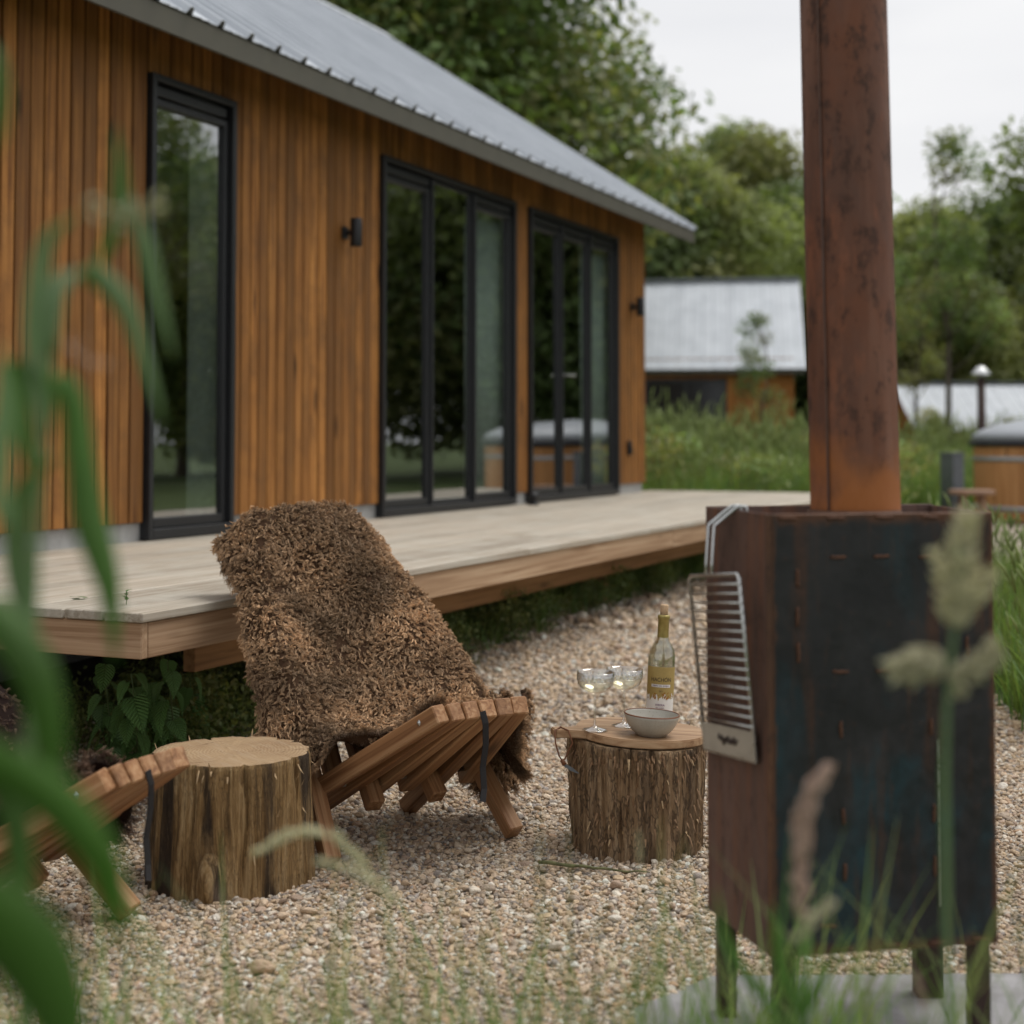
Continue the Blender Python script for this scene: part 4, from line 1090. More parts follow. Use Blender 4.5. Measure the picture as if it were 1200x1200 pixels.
# ------------------------------------------------------------------ outdoor stove
stove = thing('outdoor_stove', 'tall rusty steel garden stove with blued front plate and brown flue', 'garden stove', (0, 0, 0))
FL, FR, BR, BL = Vector((.462, 2.705, 0)), Vector((.893, 2.785, 0)), Vector((.868, 3.10, 0)), Vector((.386, 2.985, 0))
ZB, ZT = .205, .995
def plate(a, b_, z0, z1, th, mat, name, inset=0):
    d = (b_ - a).normalized(); nn = Vector((d.y, -d.x, 0))
    c = (a + b_) / 2; L = (b_ - a).length
    Mx = Matrix((d, -nn, Vector((0, 0, 1)))).transposed()
    b = MB().box((0, 0, 0), (L, th, z1 - z0), bev=.0015)
    o = b.obj(name, mat, stove, loc=(c.x - nn.x * th / 2, c.y - nn.y * th / 2, (z0 + z1) / 2)); o.rotation_euler = Mx.to_euler(); return o
plate(FL + (FR - FL).normalized() * .004, FR, ZB, ZT, .005, M_sfront, 'front_plate')
plate(BL, FL, ZB, ZT + .001, .005, M_sside, 'side_plate')
plate(FR, BR, ZB, ZT, .005, M_sside, 'side_plate')
plate(BR, BL, ZB, ZT + .002, .005, M_sside, 'back_plate')
b = MB()
def poly(z, ins=.006):
    c = (FL + FR + BR + BL) / 4
    return [(p + (c - p).normalized() * ins * 1.4).to_tuple()[:2] + (z,) for p in (FL, FR, BR, BL)]
b.add(poly(.978) + poly(.972), [(0, 1, 2, 3), (7, 6, 5, 4)]); b.obj('top_plate', M_ash, stove)
b = MB(); b.add(poly(ZB + .02) + poly(ZB + .012), [(0, 1, 2, 3), (7, 6, 5, 4)]); b.obj('base_plate', M_rustleg, stove)
cc = (FL + FR + BR + BL) / 4
for p, wd in ((FL, .045), (FR, .042), (BR, .065), (BL, .045)):
    qv = p + (cc - p).normalized() * .036
    MB().box((qv.x, qv.y, (ZB - .01) / 2 + .006), (wd * .8, .045, ZB + .02), bev=.003).obj('leg', M_rustleg, stove)
# corner weld seam, rusty
plate(FL - (FR - FL).normalized() * .003, FL + (FR - FL).normalized() * .012, ZB, ZT, .006, M_seam, 'corner_seam')
# stitch welds on the front
fd = (FR - FL).normalized(); fn = Vector((fd.y, -fd.x, 0)); FWd = (FR - FL).length
def front_point(px, py):
    """point of the front plate behind photo position"""
    t = (px - 600) / 1750; best = None
    a = FL.x - t * FL.y; d_ = t * fd.y - fd.x; u = a / d_ if abs(d_) > 1e-6 else 0
    p = FL + fd * u
    q_ = P(px, py, p.y); return u, q_.z, p
wm_h = None
for (px, py, vert) in [(922, 606, 0), (978, 606, 0), (1035, 604, 0), (1088, 606, 0), (980, 653, 0), (1031, 652, 0), (1084, 653, 0), (933, 678, 1), (932, 723, 1), (933, 765, 1), (982, 787, 0), (1034, 786, 0), (1130, 757, 1),
                       (982, 855, 1), (1087, 852, 1), (984, 957, 1), (1089, 953, 1), (985, 1022, 1), (1089, 1015, 1), (982, 1112, 0), (1039, 1108, 0), (1091, 1104, 0), (965, 1085, 0), (1140, 1100, 0)]:
    u, z, p = front_point(px, py); z = min(z, ZT - .008); z = max(z, ZB + .008)
    b = MB(); q = random.Random(px * 3 + py); L = q.uniform(.030, .038)
    pts = []
    for i in range(7):
        f = i / 6 - .5; o_ = q.uniform(-.0012, .0012)
        pts.append(p + fn * .0015 + (Vector((o_, 0, 0)) if vert else Vector()) + (Vector((0, 0, f * L)) if vert else fd * f * L) + Vector((0, 0, z + (0 if vert else o_))))
    b.tube(pts, [.0014, .0034, .0028, .0038, .0026, .0034, .0014], 8); b.obj('weld', M_weld, stove, True)
u, z, p = front_point(1094, 1000)
MB().box((p.x + fn.x * .001, p.y + fn.y * .001, .43), (.0022, .003, .30)).obj('plate_joint', M_steel, stove)
# flue
pc = Vector((.668, 2.925, 0))
b = MB(); pts = []; ns = 28
b.tube([(pc.x + .004 - .0 * i, pc.y + .018 * i, .90 + .28 * i) for i in range(7)], .0865, 48); fl = b.obj('flue', M_pipe, stove, True)
smooth_by_angle(fl.data, 50)
a0 = math.atan2(-1, -.93)
MB().tube([(pc.x + .004 + .0868 * math.cos(a0 - .1), pc.y + .018 * i + .0868 * math.sin(a0 - .1), .98 + .28 * i) for i in range(7)], .0022, 6).obj('flue_seam', M_sside, stove, True)
MB().lathe([(.088, 0), (.0905, .001), (.0905, .012), (.0875, .014)], 40).obj('flue_collar', M_weld, stove, True, loc=(pc.x, pc.y, .98))
# slab under the stove
b = MB(); sl = slab_outline
n_ = len(sl); b.v = [(x, y_, -.03) for x, y_ in sl] + [(x, y_, .007) for x, y_ in sl]
b.f = [tuple(range(n_, 2 * n_)), tuple(reversed(range(n_)))] + [(i, (i + 1) % n_, (i + 1) % n_ + n_, i + n_) for i in range(n_)]; b.m = [0] * len(b.f)
o = b.obj('paving_slab', M_slab); tag(o, 'flat grey concrete slab under the stove legs', 'paving slab')

# grill rack hanging on the side plate
sd_ = (FL - BL).normalized(); sn_ = Vector((sd_.y, -sd_.x, 0))
if sn_.x > 0: sn_ = -sn_
gr = thing('grill_rack', 'chrome wire grill rack hooked over the left side of the stove', 'grill rack', (0, 0, 0))
gc = BL + (FL - BL) * .47
def G(u, v, o):      # u along the plate, v height, o distance off the plate
    return gc + sd_ * u + sn_ * o + Vector((0, 0, v + u * .10 * (1 if v < .9 else 0)))
gw, gt, gb = .120, .873, .533
def off(v): return .010 + .032 * (v - gb) / (gt - gb)
MB().tube([G(-gw, gb, off(gb)), G(-gw, gt - .008, off(gt)), G(-gw + .008, gt, off(gt)), G(gw - .008, gt, off(gt)), G(gw, gt - .008, off(gt)), G(gw, gb, off(gb)), G(-gw, gb, off(gb))], .0038, 8).obj('rack_frame', M_steel, gr, True)
gp = (gt - gb - .055) / 16.5
for i in range(16):
    v = gt - gp * (i + 1); MB().tube([G(-gw + .002, v, off(v) + .004), G(gw + .009, v, off(v) + .004)], .0021, 6).obj('rack_bar', M_steel, gr, True)
for sg in (-1, 1):
    u = sg * .0135 - .02
    MB().tube([G(u, gt, off(gt)), G(u - .002, gt + .02, .041), G(u - .002, gt + .09, .036), G(u - .004, ZT - .028, .034), G(u + .02, ZT + .008, -.004), G(u + .024, ZT + .009, -.018), G(u + .024, ZT - .01, -.022)], .0036, 8).obj('handle_rod', M_steel, gr, True)
pl = MB(); pl.add([G(-gw + .004, gb + .002, off(gb) + .005), G(gw - .002, gb + .002, off(gb) + .005), G(gw - .002, gb + .055, off(gb + .05) + .005), G(-gw + .004, gb + .055, off(gb + .05) + .005)], [(0, 1, 2, 3)])
M_plate2 = plain('pale_plate', (.42, .38, .32), .6, .3, var=.1)
po = pl.obj('name_plate', M_plate2, gr); po.modifiers.new('thick', 'SOLIDIFY').thickness = .0015
q = random.Random(4); sq = []
for i in range(22):
    f = i / 21; sq.append(G(-.035 + .09 * f, gb + .030 + .007 * math.sin(i * 1.9) + .003 * math.sin(i * .8), off(gb) + .0085))
MB().tube(sq, .0022, 5).obj('script_mark', M_ink, po)

# ------------------------------------------------------------------ hot tub and its neighbours
tub = thing('hot_tub', 'round wooden hot tub with steel bands and a domed grey cover at the right edge', 'hot tub', (6.85, 18.6, ground_z(6.85, 18.6)))
TR = 1.04
sm_ = MB().box((0, 0, .47), (.04, .168, .90), bev=.006).mesh('stave', M_tub)
for i in range(38):
    a = 2 * math.pi * i / 38; o = link('stave', sm_, tub, loc=(TR * math.cos(a), TR * math.sin(a), 0)); o.rotation_euler = (0, 0, a)
for z in (.14, .74): MB().lathe([(TR + .024, z), (TR + .031, z + .002), (TR + .031, z + .06), (TR + .024, z + .062)], 64).obj('steel_band', M_band, tub, True)
MB().lathe([(TR - .1, .93), (TR + .06, .93), (TR + .075, .945), (TR + .075, .99), (TR + .06, 1.0), (TR - .1, 1.0)], 64).obj('rim', M_rim, tub, True)
MB().lathe([(TR + .02, 1.003), (TR + .04, 1.03), (TR + .03, 1.07), (TR - .07, 1.13), (TR * .75, 1.20), (TR * .4, 1.27), (.01, 1.30)], 64).obj('cover', M_cover, tub, True)
st_ = thing('round_stool', 'small round-topped wooden stool beside the hot tub', 'stool', (*P(1139, 600, 16.6).to_tuple()[:2], ground_z(5, 16.6)))
MB().lathe([(.001, .40), (.24, .40), (.25, .41), (.25, .44), (.24, .45), (.001, .45)], 28).obj('seat', M_stool, st_)
for a in (.6, 2.2, 3.8, 5.4): MB().beam((.13 * math.cos(a), .13 * math.sin(a), .40), (.19 * math.cos(a), .19 * math.sin(a), 0), .045, .045).obj('leg', M_stool, st_)
gp_ = P(1116, 590, 17.2); t = thing('fence_post', 'dark grey upright panel beside the hot tub', 'post', (gp_.x, gp_.y, ground_z(gp_.x, gp_.y)))
MB().box((0, 0, .42), (.13, .5, .84), bev=.008).obj('panel', M_greypost, t)
MB().box((0, 0, .85), (.15, .52, .02)).obj('panel_cap', M_greypost, t)
cp_ = P(1150, 470, 19.5); t = thing('tub_chimney', 'slim dark chimney pipe with a pale conical cap behind the hot tub', 'chimney', (cp_.x, cp_.y, ground_z(cp_.x, cp_.y)))
MB().tube([(0, 0, 0), (0, 0, 1.82)], .052, 20).obj('pipe', M_rustleg, t, True)
MB().lathe([(.001, 1.97), (.05, 1.95), (.125, 1.87), (.12, 1.85), (.05, 1.90), (.001, 1.92)], 28).obj('cap', M_capmetal, t, True)
for a in (0, 2.1, 4.2): MB().beam((.045 * math.cos(a), .045 * math.sin(a), 1.8), (.07 * math.cos(a), .07 * math.sin(a), 1.885), .012, .006).obj('cap_bracket', M_capmetal, t)

# ------------------------------------------------------------------ neighbouring cabins
def far_cabin(name, label, cx, cy, rz, L, Wd, wall_z, ridge_z, mat_wall, windows, g0):
    t = thing(name, label, 'cabin', (cx, cy, g0), rz)
    # local x along the ridge, front faces -y
    nb_ = int(L / .16); bm_ = MB().box((0, 0, 0), (L / nb_ - .012, .03, wall_z), bev=0).mesh('board', mat_wall)
    for i in range(nb_):
        x = -L / 2 + (i + .5) * L / nb_
        hit = [w for w in windows if w[0] - .05 < x < w[1] + .05]
        if hit:
            w = hit[0]; zt, zb = w[3], w[2]
            MB().box((x, -Wd / 2 - .015, (zt + wall_z) / 2), (L / nb_ - .012, .03, wall_z - zt)).obj('board', mat_wall, t)
            if zb > .2: MB().box((x, -Wd / 2 - .015, zb / 2), (L / nb_ - .012, .03, zb)).obj('board', mat_wall, t)
        else: link('board', bm_, t, loc=(x, -Wd / 2 - .015, wall_z / 2))
    MB().box((0, .15, wall_z / 2), (L - .1, Wd - .35, wall_z)).obj('wall', M_dark, t)
    for (a, b2, zb, zt) in windows:
        f = MB(); yb = -Wd / 2 - .02
        for (c, d) in (((a + .04, yb, (zb + zt) / 2), (.08, .1, zt - zb)), ((b2 - .04, yb, (zb + zt) / 2), (.08, .1, zt - zb)), (((a + b2) / 2, yb, zt - .04), (b2 - a - .16, .1, .08)), (((a + b2) / 2, yb, zb + .04), (b2 - a - .16, .1, .08)), (((a + b2) / 2, yb, (zb + zt) / 2), (.06, .08, zt - zb - .16))): f.box(c, d)
        fo = f.obj('window', M_frame, t); MB().box(((a + b2) / 2, yb + .03, (zb + zt) / 2), (b2 - a - .16, .01, zt - zb - .16)).obj('pane', M_darkpane, fo)
    pit = math.atan2(ridge_z - wall_z, Wd / 2)
    ov = .35; z_e = wall_z - ov * math.tan(pit)
    x = -L / 2 - .3
    while x < L / 2 + .29:
        x2 = min(x + 1.27, L / 2 + .3); o = roof_sheet('roof_sheet', t, x, x2 - .01, Wd / 2 + ov, M_roof, pitch=pit, rib=.3); o.rotation_euler = (0, 0, R(-90)); o.rotation_euler = (0, 0, R(90))
        o.scale = (-1, -1, 1) if False else (1, 1, 1)
        # local y of the sheet along -x: place by rotating about the ridge direction
        o.rotation_euler = (0, 0, R(-90)); o.location = (0, -Wd / 2 - ov, z_e); x = x2
    o = roof_sheet('back_roof_slope', t, -L / 2 - .3, L / 2 + .3, Wd / 2 + ov, M_roof, pitch=pit, rib=.3); o.rotation_euler = (0, 0, R(90)); o.location = (0, Wd / 2 + ov, z_e)
    MB().box((0, -Wd / 2 - ov + .02, z_e - .06), (L + .5, .025, .12)).obj('eave_board', M_eave, t)
    for sg in (-1, 1):
        b = MB(); b.v = [(sg * (L / 2 - .06), -Wd / 2, 0), (sg * (L / 2 - .06), Wd / 2, 0), (sg * (L / 2 - .06), Wd / 2, wall_z), (sg * (L / 2 - .06), 0, ridge_z - .03), (sg * (L / 2 - .06), -Wd / 2, wall_z)]
        b.v += [(x_ + sg * .05, y_, z_) for x_, y_, z_ in b.v[:5]]; b.f = [(0, 1, 2, 3, 4), (9, 8, 7, 6, 5)] + [(i, i + 5, (i + 1) % 5 + 5, (i + 1) % 5) for i in range(5)]; b.m = [0] * 7
        b.obj('gable_wall', mat_wall, t)
    MB().box((0, 0, ridge_z + .03), (L + .6, .25, .03)).obj('ridge_cap', M_roof, t)
    return t
e1 = P(940, 432, 37)
far_cabin('wooden_cabin', 'smaller orange timber cabin with grey metal roof beyond the long grass', P(945, 432, 37).x - 5.75, 39.6, R(-8), 11.4, 5.6, 2.75, 4.95, M_clad_far, [(2.1, 4.1, .7, 2.25)], .35)
far_cabin('wooden_cabin', 'distant low cabin whose pale grey roof shows above the bank by the tub chimney', P(1320, 470, 38).x, 38.5, R(-2), 11, 4.6, 2.2, 3.3, M_clad_far, [], -.72)

# ------------------------------------------------------------------ trees
def crown_mesh(name, mat, seed, height, width, clear, nleaf, leaf, lobes=16, sparse=1.0, shape='oak'):
    q = np.random.RandomState(seed); cs = []
    for i in range(lobes):
        a = q.uniform(0, 6.28); f = q.uniform(0, 1)
        z = clear + (height - clear) * (.08 + .84 * f)
        prof = math.sin(math.pi * min(1, .12 + .85 * f)) ** .6 if shape == 'oak' else (1 - f) ** .7 + .12
        rr = width * .5 * prof * q.uniform(.35, .85)
        r = width * q.uniform(.18, .29) * (.7 + .3 * prof) * sparse
        cs.append((rr * math.cos(a), rr * math.sin(a), z, r))
    cs.append((0, 0, clear + (height - clear) * .5, width * .32 * sparse)); cs.append((0, 0, height - width * .2, width * .2 * sparse))
    cs = np.array(cs); w = cs[:, 3] ** 2; pick = q.choice(len(cs), nleaf, p=w / w.sum())
    d = q.normal(0, 1, (nleaf, 3)); d /= np.linalg.norm(d, axis=1, keepdims=True)
    rad = cs[pick, 3] * (1 - .5 * q.uniform(0, 1, nleaf) ** 1.3)
    bumpy = 1 + .22 * np.array([noise.noise((x[0] * 2.3 + k, x[1] * 2.3, x[2] * 2.3)) for x, k in zip(d, pick)])
    c = cs[pick, :3] + d * (rad * bumpy)[:, None] * np.array([1, 1, .8])
    c += q.normal(0, leaf * .8, (nleaf, 3))
    # leaf quads: oriented loosely outward/up
    nrm = d * .6 + q.normal(0, .6, (nleaf, 3)) + np.array([0, 0, .5]); nrm /= np.linalg.norm(nrm, axis=1, keepdims=True)
    t = np.cross(nrm, q.normal(0, 1, (nleaf, 3))); t /= np.linalg.norm(t, axis=1, keepdims=True); bt_ = np.cross(nrm, t)
    s = leaf * q.uniform(.6, 1.35, (nleaf, 1))
    V = np.stack([c - t * s, c - bt_ * s * .5 + nrm * s * .1, c + t * s, c + bt_ * s * .5 + nrm * s * .1], 1).reshape(-1, 3)
    me = bpy.data.meshes.new(name); me.vertices.add(len(V)); me.vertices.foreach_set('co', V.astype('f').ravel())
    me.loops.add(nleaf * 4); me.loops.foreach_set('vertex_index', np.arange(nleaf * 4, dtype='i'))
    me.polygons.add(nleaf); me.polygons.foreach_set('loop_start', np.arange(nleaf, dtype='i') * 4); me.polygons.foreach_set('loop_total', np.full(nleaf, 4, 'i'))
    tint = np.ones((nleaf, 4, 4), 'f'); lt = (cs.shape[0] and q.uniform(.75, 1.25, len(cs)))[pick] * q.uniform(.7, 1.35, nleaf)
    yel = q.uniform(.85, 1.25, len(cs))[pick]
    tint[:, :, 0] = (lt * yel)[:, None]; tint[:, :, 1] = lt[:, None]; tint[:, :, 2] = lt[:, None]
    ca = me.color_attributes.new('tint', 'FLOAT_COLOR', 'POINT'); ca.data.foreach_set('color', tint.reshape(-1)); me.update(calc_edges=True)
    me.materials.append(mat); return me, cs
def trunk_mesh(cs, height, r0, seed):
    q = random.Random(seed); b = MB(); top = max(c[2] for c in cs) * .85
    pts = [Vector((0, 0, -.3)), Vector((0, 0, .4))]
    for i in range(1, 7): pts.append(Vector((q.uniform(-.15, .15) * i * .5, q.uniform(-.15, .15) * i * .5, top * i / 6)))
    b.tube(pts, [r0 * 1.35, r0] + [r0 * (1 - i / 6.6) + .02 for i in range(1, 7)], 10)
    for c in cs[:12]:
        z0 = max(.3 * c[2], c[2] - .45 * math.hypot(c[0], c[1]) - .8); k = min(6, max(1, int(z0 / top * 6))); p0 = pts[k + 1].copy(); p0.z = min(z0, top)
        e = Vector(c[:3]); m = (p0 + e) / 2 + Vector((0, 0, -.12 * (e - p0).length))
        b.tube([p0, m, e], [r0 * .38, r0 * .22, .02], 6)
    return b.mesh('trunk', M_bark, True)
TK = {}
def tree_kind(key, mat, seed, H, Wd, clear, nleaf, leaf, lobes, r0, sparse=1.0, shape='oak'):
    me, cs = crown_mesh('crown', mat, seed, H, Wd, clear, nleaf, leaf, lobes, sparse, shape); TK[key] = (me, trunk_mesh(cs, H, r0, seed))
tree_kind('oak', M_leaf_dark, 11, 17, 13, 3.0, 95000, .15, 50, .42)
tree_kind('round', M_leaf_mid, 23, 12, 8.5, 1.2, 42000, .15, 30, .26)
tree_kind('light', M_leaf_light, 31, 10, 7.5, .8, 36000, .14, 26, .2)
tree_kind('sparse', M_leaf_mid, 47, 9, 3.6, 2.6, 2600, .085, 15, .07, .7)
tree_kind('bush', M_leaf_light, 53, 3.6, 3.4, .2, 9000, .09, 14, .05)
tree_kind('dense', M_leaf_dark, 61, 13, 9.5, .6, 46000, .16, 34, .3)
def tree(key, x, y, sc, rz, label, group, name='leafy_tree', cat='tree', sz=None):
    t = thing(name, label, cat, (x, y, ground_z(x, y) - .1), rz, group)
    t.scale = (sc, sc, sz or sc)
    link('crown', TK[key][0], t); link('trunk', TK[key][1], t)
def TX(px, Y): return (px - 600) / 1750 * Y
G1 = 'trees behind the cabins'
tree('oak', TX(462, 34), 34, 1.0, .4, 'huge dark oak towering over the ridge of the long cabin', G1, 'oak_tree')
tree('oak', TX(330, 40), 40, 1.05, 2.6, 'dark oak crown behind the roof, left of the huge oak', G1, 'oak_tree')
tree('oak', TX(180, 46), 46, 1.0, 4.0, 'oak farther left, mostly hidden behind the cabin roof', G1, 'oak_tree')
tree('light', TX(825, 47), 47, .98, 1.0, 'pale green tree above the left end of the small cabin roof', G1)
tree('round', TX(885, 56), 56, 1.08, 5.1, 'round-topped tree left of the flue, highest over the small cabin', G1)
tree('dense', TX(935, 52), 52, .80, 2.0, 'dark bushy tree directly behind the rusty flue', G1)
tree('round', TX(770, 62), 62, 1.0, .3, 'mid-green tree filling the gap between the oak and the pale tree', G1)
tree('dense', TX(1095, 58), 58, .73, 3.3, 'dark tree right of the flue at the back of the grove', G1)
tree('light', TX(1075, 44), 44, .78, 5.0, 'pale leafy tree immediately right of the flue', G1)
tree('dense', TX(1185, 50), 50, .74, .9, 'dark tree standing above the hot tub chimney', G1)
tree('round', TX(1260, 46), 46, .62, 4.2, 'mid-green tree leaning in at the right edge of the view', G1)
tree('round', TX(1010, 62), 62, .85, 1.9, 'mid-green tree hidden mostly by the flue', G1)
tree('sparse', TX(1112, 33), 33, .90, .0, 'slender thin-leaved birch rising alone above the treetops right of the flue', G1, 'birch_tree')
tree('sparse', TX(1072, 36), 36, .62, 2.0, 'slim young birch close to the right side of the flue', G1, 'birch_tree')
tree('sparse', TX(892, 30), 30, .40, 3.0, 'thin sapling in front of the small cabin roof', G1, 'birch_tree')
tree('bush', TX(1085, 35), 34, .42, .2, 'light green bush between the flue and the tub chimney', 'bushes on the bank', 'leafy_bush', 'bush')
tree('bush', TX(1178, 35), 34.5, .36, 1.5, 'light green bush behind the tub chimney cap', 'bushes on the bank', 'leafy_bush', 'bush')
# trees outside the frame on the right: they are what the windows mirror
G2 = 'trees mirrored in the windows'
for i, (x_, y_, key, sc, lb) in enumerate([(15.5, 31.5, 'dense', 1.0, 'dark tree off to the right, mirrored in the double doors'), (19.0, 27.5, 'dense', .95, 'bushy tree off to the right, mirrored in the wide window'),
        (20.5, 35, 'round', 1.0, 'round tree behind the two mirrored dark trees'), (27.5, 19.5, 'light', .88, 'low pale tree mirrored at the foot of the narrow window'), (29, 24.5, 'light', .9, 'pale tree mirrored in the middle of the narrow window'),
        (23.5, 20.6, 'sparse', 1.35, 'second thin tree mirrored in the narrow window, behind the first'), (21.5, 19.0, 'sparse', 1.25, 'thin tree mirrored high in the narrow window'), (31, 14, 'round', .7, 'round tree far to the right of the camera')]):
    tree(key, x_, y_, sc, i * 1.3, lb, G2)

# ------------------------------------------------------------------ grass
def tuft_mesh(seed, nb, h, spread, wid, heads=0, mat=M_grass):
    q = random.Random(seed); b = MB(); tint = []
    for i in range(nb):
        a = q.uniform(0, 6.28); r = q.uniform(0, spread); hh = h * q.uniform(.55, 1.1); bend = q.uniform(.1, .6) * hh; a2 = q.uniform(0, 6.28)
        p = Vector((r * math.cos(a), r * math.sin(a), -.02)); dr = Vector((math.cos(a2), math.sin(a2), 0))
        pts = [p + Vector((0, 0, hh * t * (1 - .25 * t * bend / hh))) + dr * bend * t ** 2.2 for t in (0, .3, .6, .85, 1)]
        c0 = len(b.v); w = wid * q.uniform(.6, 1.3); b.ribbon(pts, [w, w, w * .8, w * .45, w * .05], side=(-dr.y, dr.x, 0), fold=.2)
        tv = q.uniform(.65, 1.35); ty = q.uniform(.8, 1.4); tint += [(tv * ty, tv, tv * .9)] * (len(b.v) - c0)
    for i in range(heads):
        a = q.uniform(0, 6.28); r = q.uniform(0, spread); hh = h * q.uniform(1.05, 1.4); dr = Vector((math.cos(a), math.sin(a), 0)); c0 = len(b.v)
        p = Vector((r * math.cos(a), r * math.sin(a), 0)); b.tube([p, p + Vector((0, 0, hh * .6)) + dr * .03, p + Vector((0, 0, hh)) + dr * .09], [.0016, .0012, .001], 4, False)
        b.tube([p + Vector((0, 0, hh * .95)) + dr * .085, p + Vector((0, 0, hh * 1.03)) + dr * .1, p + Vector((0, 0, hh * 1.12)) + dr * .13], [.003, .008, .002], 6)
        tint += [(1.8, 1.3, 1.6)] * (len(b.v) - c0)
    me = b.mesh('grass_tuft', mat, True); ca = me.color_attributes.new('tint', 'FLOAT_COLOR', 'POINT'); arr = np.ones((len(tint), 4), 'f'); arr[:, :3] = tint; ca.data.foreach_set('color', arr.ravel()); return me
mead = [proto('tuft_shape', tuft_mesh(i, 30, .78, .22, .0055, 2)) for i in range(4)]
bro = [proto('weed_shape', crown_mesh('weed', M_leaf_light, 70 + i, .9, .8, .05, 500, .035, 8)[0]) for i in range(2)]
pts = []; 
def add_region(n, x0, x1, y0, y1, cond=None):
    for _ in range(n):
        x, y_ = rnd.uniform(x0, x1), rnd.uniform(y0, y1)
        if cond is None or cond(x, y_): pts.append((x, y_, ground_z(x, y_)))
def vis(x, y_): return abs(x) < .36 * y_ + 1.5
def not_house(x, y_):
    s_, n_ = DX * x + DY * y_, -DY * x + DX * y_
    return not (n_ > 2.6 and s_ < 14.15)
add_region(3600, -4, 5.2, 14.3, 22, lambda x, y_: is_meadow(x, y_) and x < .276 * y_ and not_house(x, y_))
add_region(3000, -1, 16, 20.5, 34, lambda x, y_: is_meadow(x, y_) and vis(x, y_) and not (math.hypot(x - 6.5, y_ - 17.7) < 2))
add_region(1200, -1, 18, 34, 50, vis)
pts_a = np.array(pts); n = len(pts_a)
o = scatter('meadow_grass', pts_a, np.stack([npr.normal(0, .12, n), npr.normal(0, .12, n), npr.uniform(0, 6.28, n)], 1), np.repeat((npr.uniform(.65, 1.15, n) * (1 + .4 * np.array([noise.noise((p[0] * .7, p[1] * .7, 0)) for p in pts_a])))[:, None], 3, 1), npr.choice([0, 1, 2, 3, 4, 5], n, p=[.23, .24, .23, .24, .03, .03]), mead + bro, np.ones((n, 3)))
tag(o, 'tall green meadow grass on the bank beyond the deck')
# patch right of the stove
near = [proto('tuft_shape', tuft_mesh(10 + i, 20, .42, .10, .0035, 1)) for i in range(3)]
pts = []
add_region(900, 1.7, 3.2, 4.9, 9.5, lambda x, y_: is_meadow(x, y_))
for p_ in list(pts): pass
pts_a = np.array(pts); n = len(pts_a)
o = scatter('grass_patch', pts_a, np.stack([npr.normal(0, .1, n), npr.normal(0, .1, n), npr.uniform(0, 6.28, n)], 1), np.repeat(npr.uniform(.6, 1.15, n)[:, None], 3, 1), npr.randint(0, 3, n), near, np.ones((n, 3)))
tag(o, 'long grass growing at the gravel edge right of the stove')
# fine foreground grass along the bottom of the view
fore = [proto('tuft_shape', tuft_mesh(20 + i, 6, .50, .05, .0024, 0)) for i in range(4)]
pts = []; scs = []
for _ in range(420):
    y_ = rnd.uniform(1.4, 2.5); x = rnd.uniform(-.36 * y_ - .1, .36 * y_ + .1)
    pxx = 600 + 1750 * x / y_; dens = .45 + .3 * sst(560, 760, pxx) if pxx < 820 else (.95 if pxx < 970 else .4)
    if rnd.random() > dens: continue
    tipz = P(600, rnd.triangular(1060, 1230, 1170) if not 825 < pxx < 965 else rnd.triangular(1045, 1195, 1140), y_).z
    pts.append((x, y_, 0)); scs.append(max(.2, tipz / .43))
pts_a = np.array(pts); n = len(pts_a)
o = scatter('foreground_grass', pts_a, np.stack([npr.normal(0, .08, n), npr.normal(0, .08, n), npr.uniform(0, 6.28, n)], 1), np.repeat(np.array(scs)[:, None], 3, 1), npr.randint(0, 4, n), fore, np.ones((n, 3)))
tag(o, 'blurred green grass blades close to the camera along the bottom')
# dark undergrowth under the deck
ug = [proto('weed_shape', crown_mesh('weed', M_leaf_dark, 80 + i, .30, .34, .01, 420, .013, 9)[0]) for i in range(3)] + [proto('tuft_shape', tuft_mesh(30 + i, 18, .30, .08, .003, 0)) for i in range(2)]
pts = []
for _ in range(420):
    s_, n_ = rnd.uniform(4.2, 12.5), 3.1 + abs(rnd.gauss(0, .45)); p = HP(s_, n_, 0); pts.append((p.x, p.y, ground_z(p.x, p.y)))
pts_a = np.array(pts); n = len(pts_a)
o = scatter('undergrowth', pts_a, np.stack([npr.normal(0, .2, n), npr.normal(0, .2, n), npr.uniform(0, 6.28, n)], 1), np.repeat(npr.uniform(.45, 1.0, n)[:, None], 3, 1), npr.choice(5, n, p=[.22, .22, .22, .17, .17]), ug, np.ones((n, 3)))
tag(o, 'dark leafy undergrowth in the shade beneath the deck')

# ------------------------------------------------------------------ nettles at the deck corner
def nettle_leaf_mesh(seed):
    q = random.Random(seed); L = 1.0; n = 22; b = MB(); rows = []
    for i in range(n + 1):
        t = i / n; w = .36 * (math.sin(math.pi * min(1, t * .96 + .04) ** .62)) * (1 - .15 * t)
        saw = .035 * (1 if i % 2 else -.3) * (1 - t * .5) if 0 < i < n else 0
        curl = -.30 * t * t; rows.append((t, max(.004, w + saw), curl))
    for (t, w, c) in rows:
        for u in (-1, -.5, 0, .5, 1):
            b.v.append((u * w, t - abs(u) * .05, c + abs(u) * w * .28 - .012 * (math.cos(t * 44) * abs(u)) - (u * u) * .04))
    for i in range(n):
        for j in range(4): a = i * 5 + j; b.f.append((a, a + 1, a + 6, a + 5)); b.m.append(0)
    me = b.mesh('leaf', M_nettle, True); return me
nlm = [nettle_leaf_mesh(i) for i in range(2)]
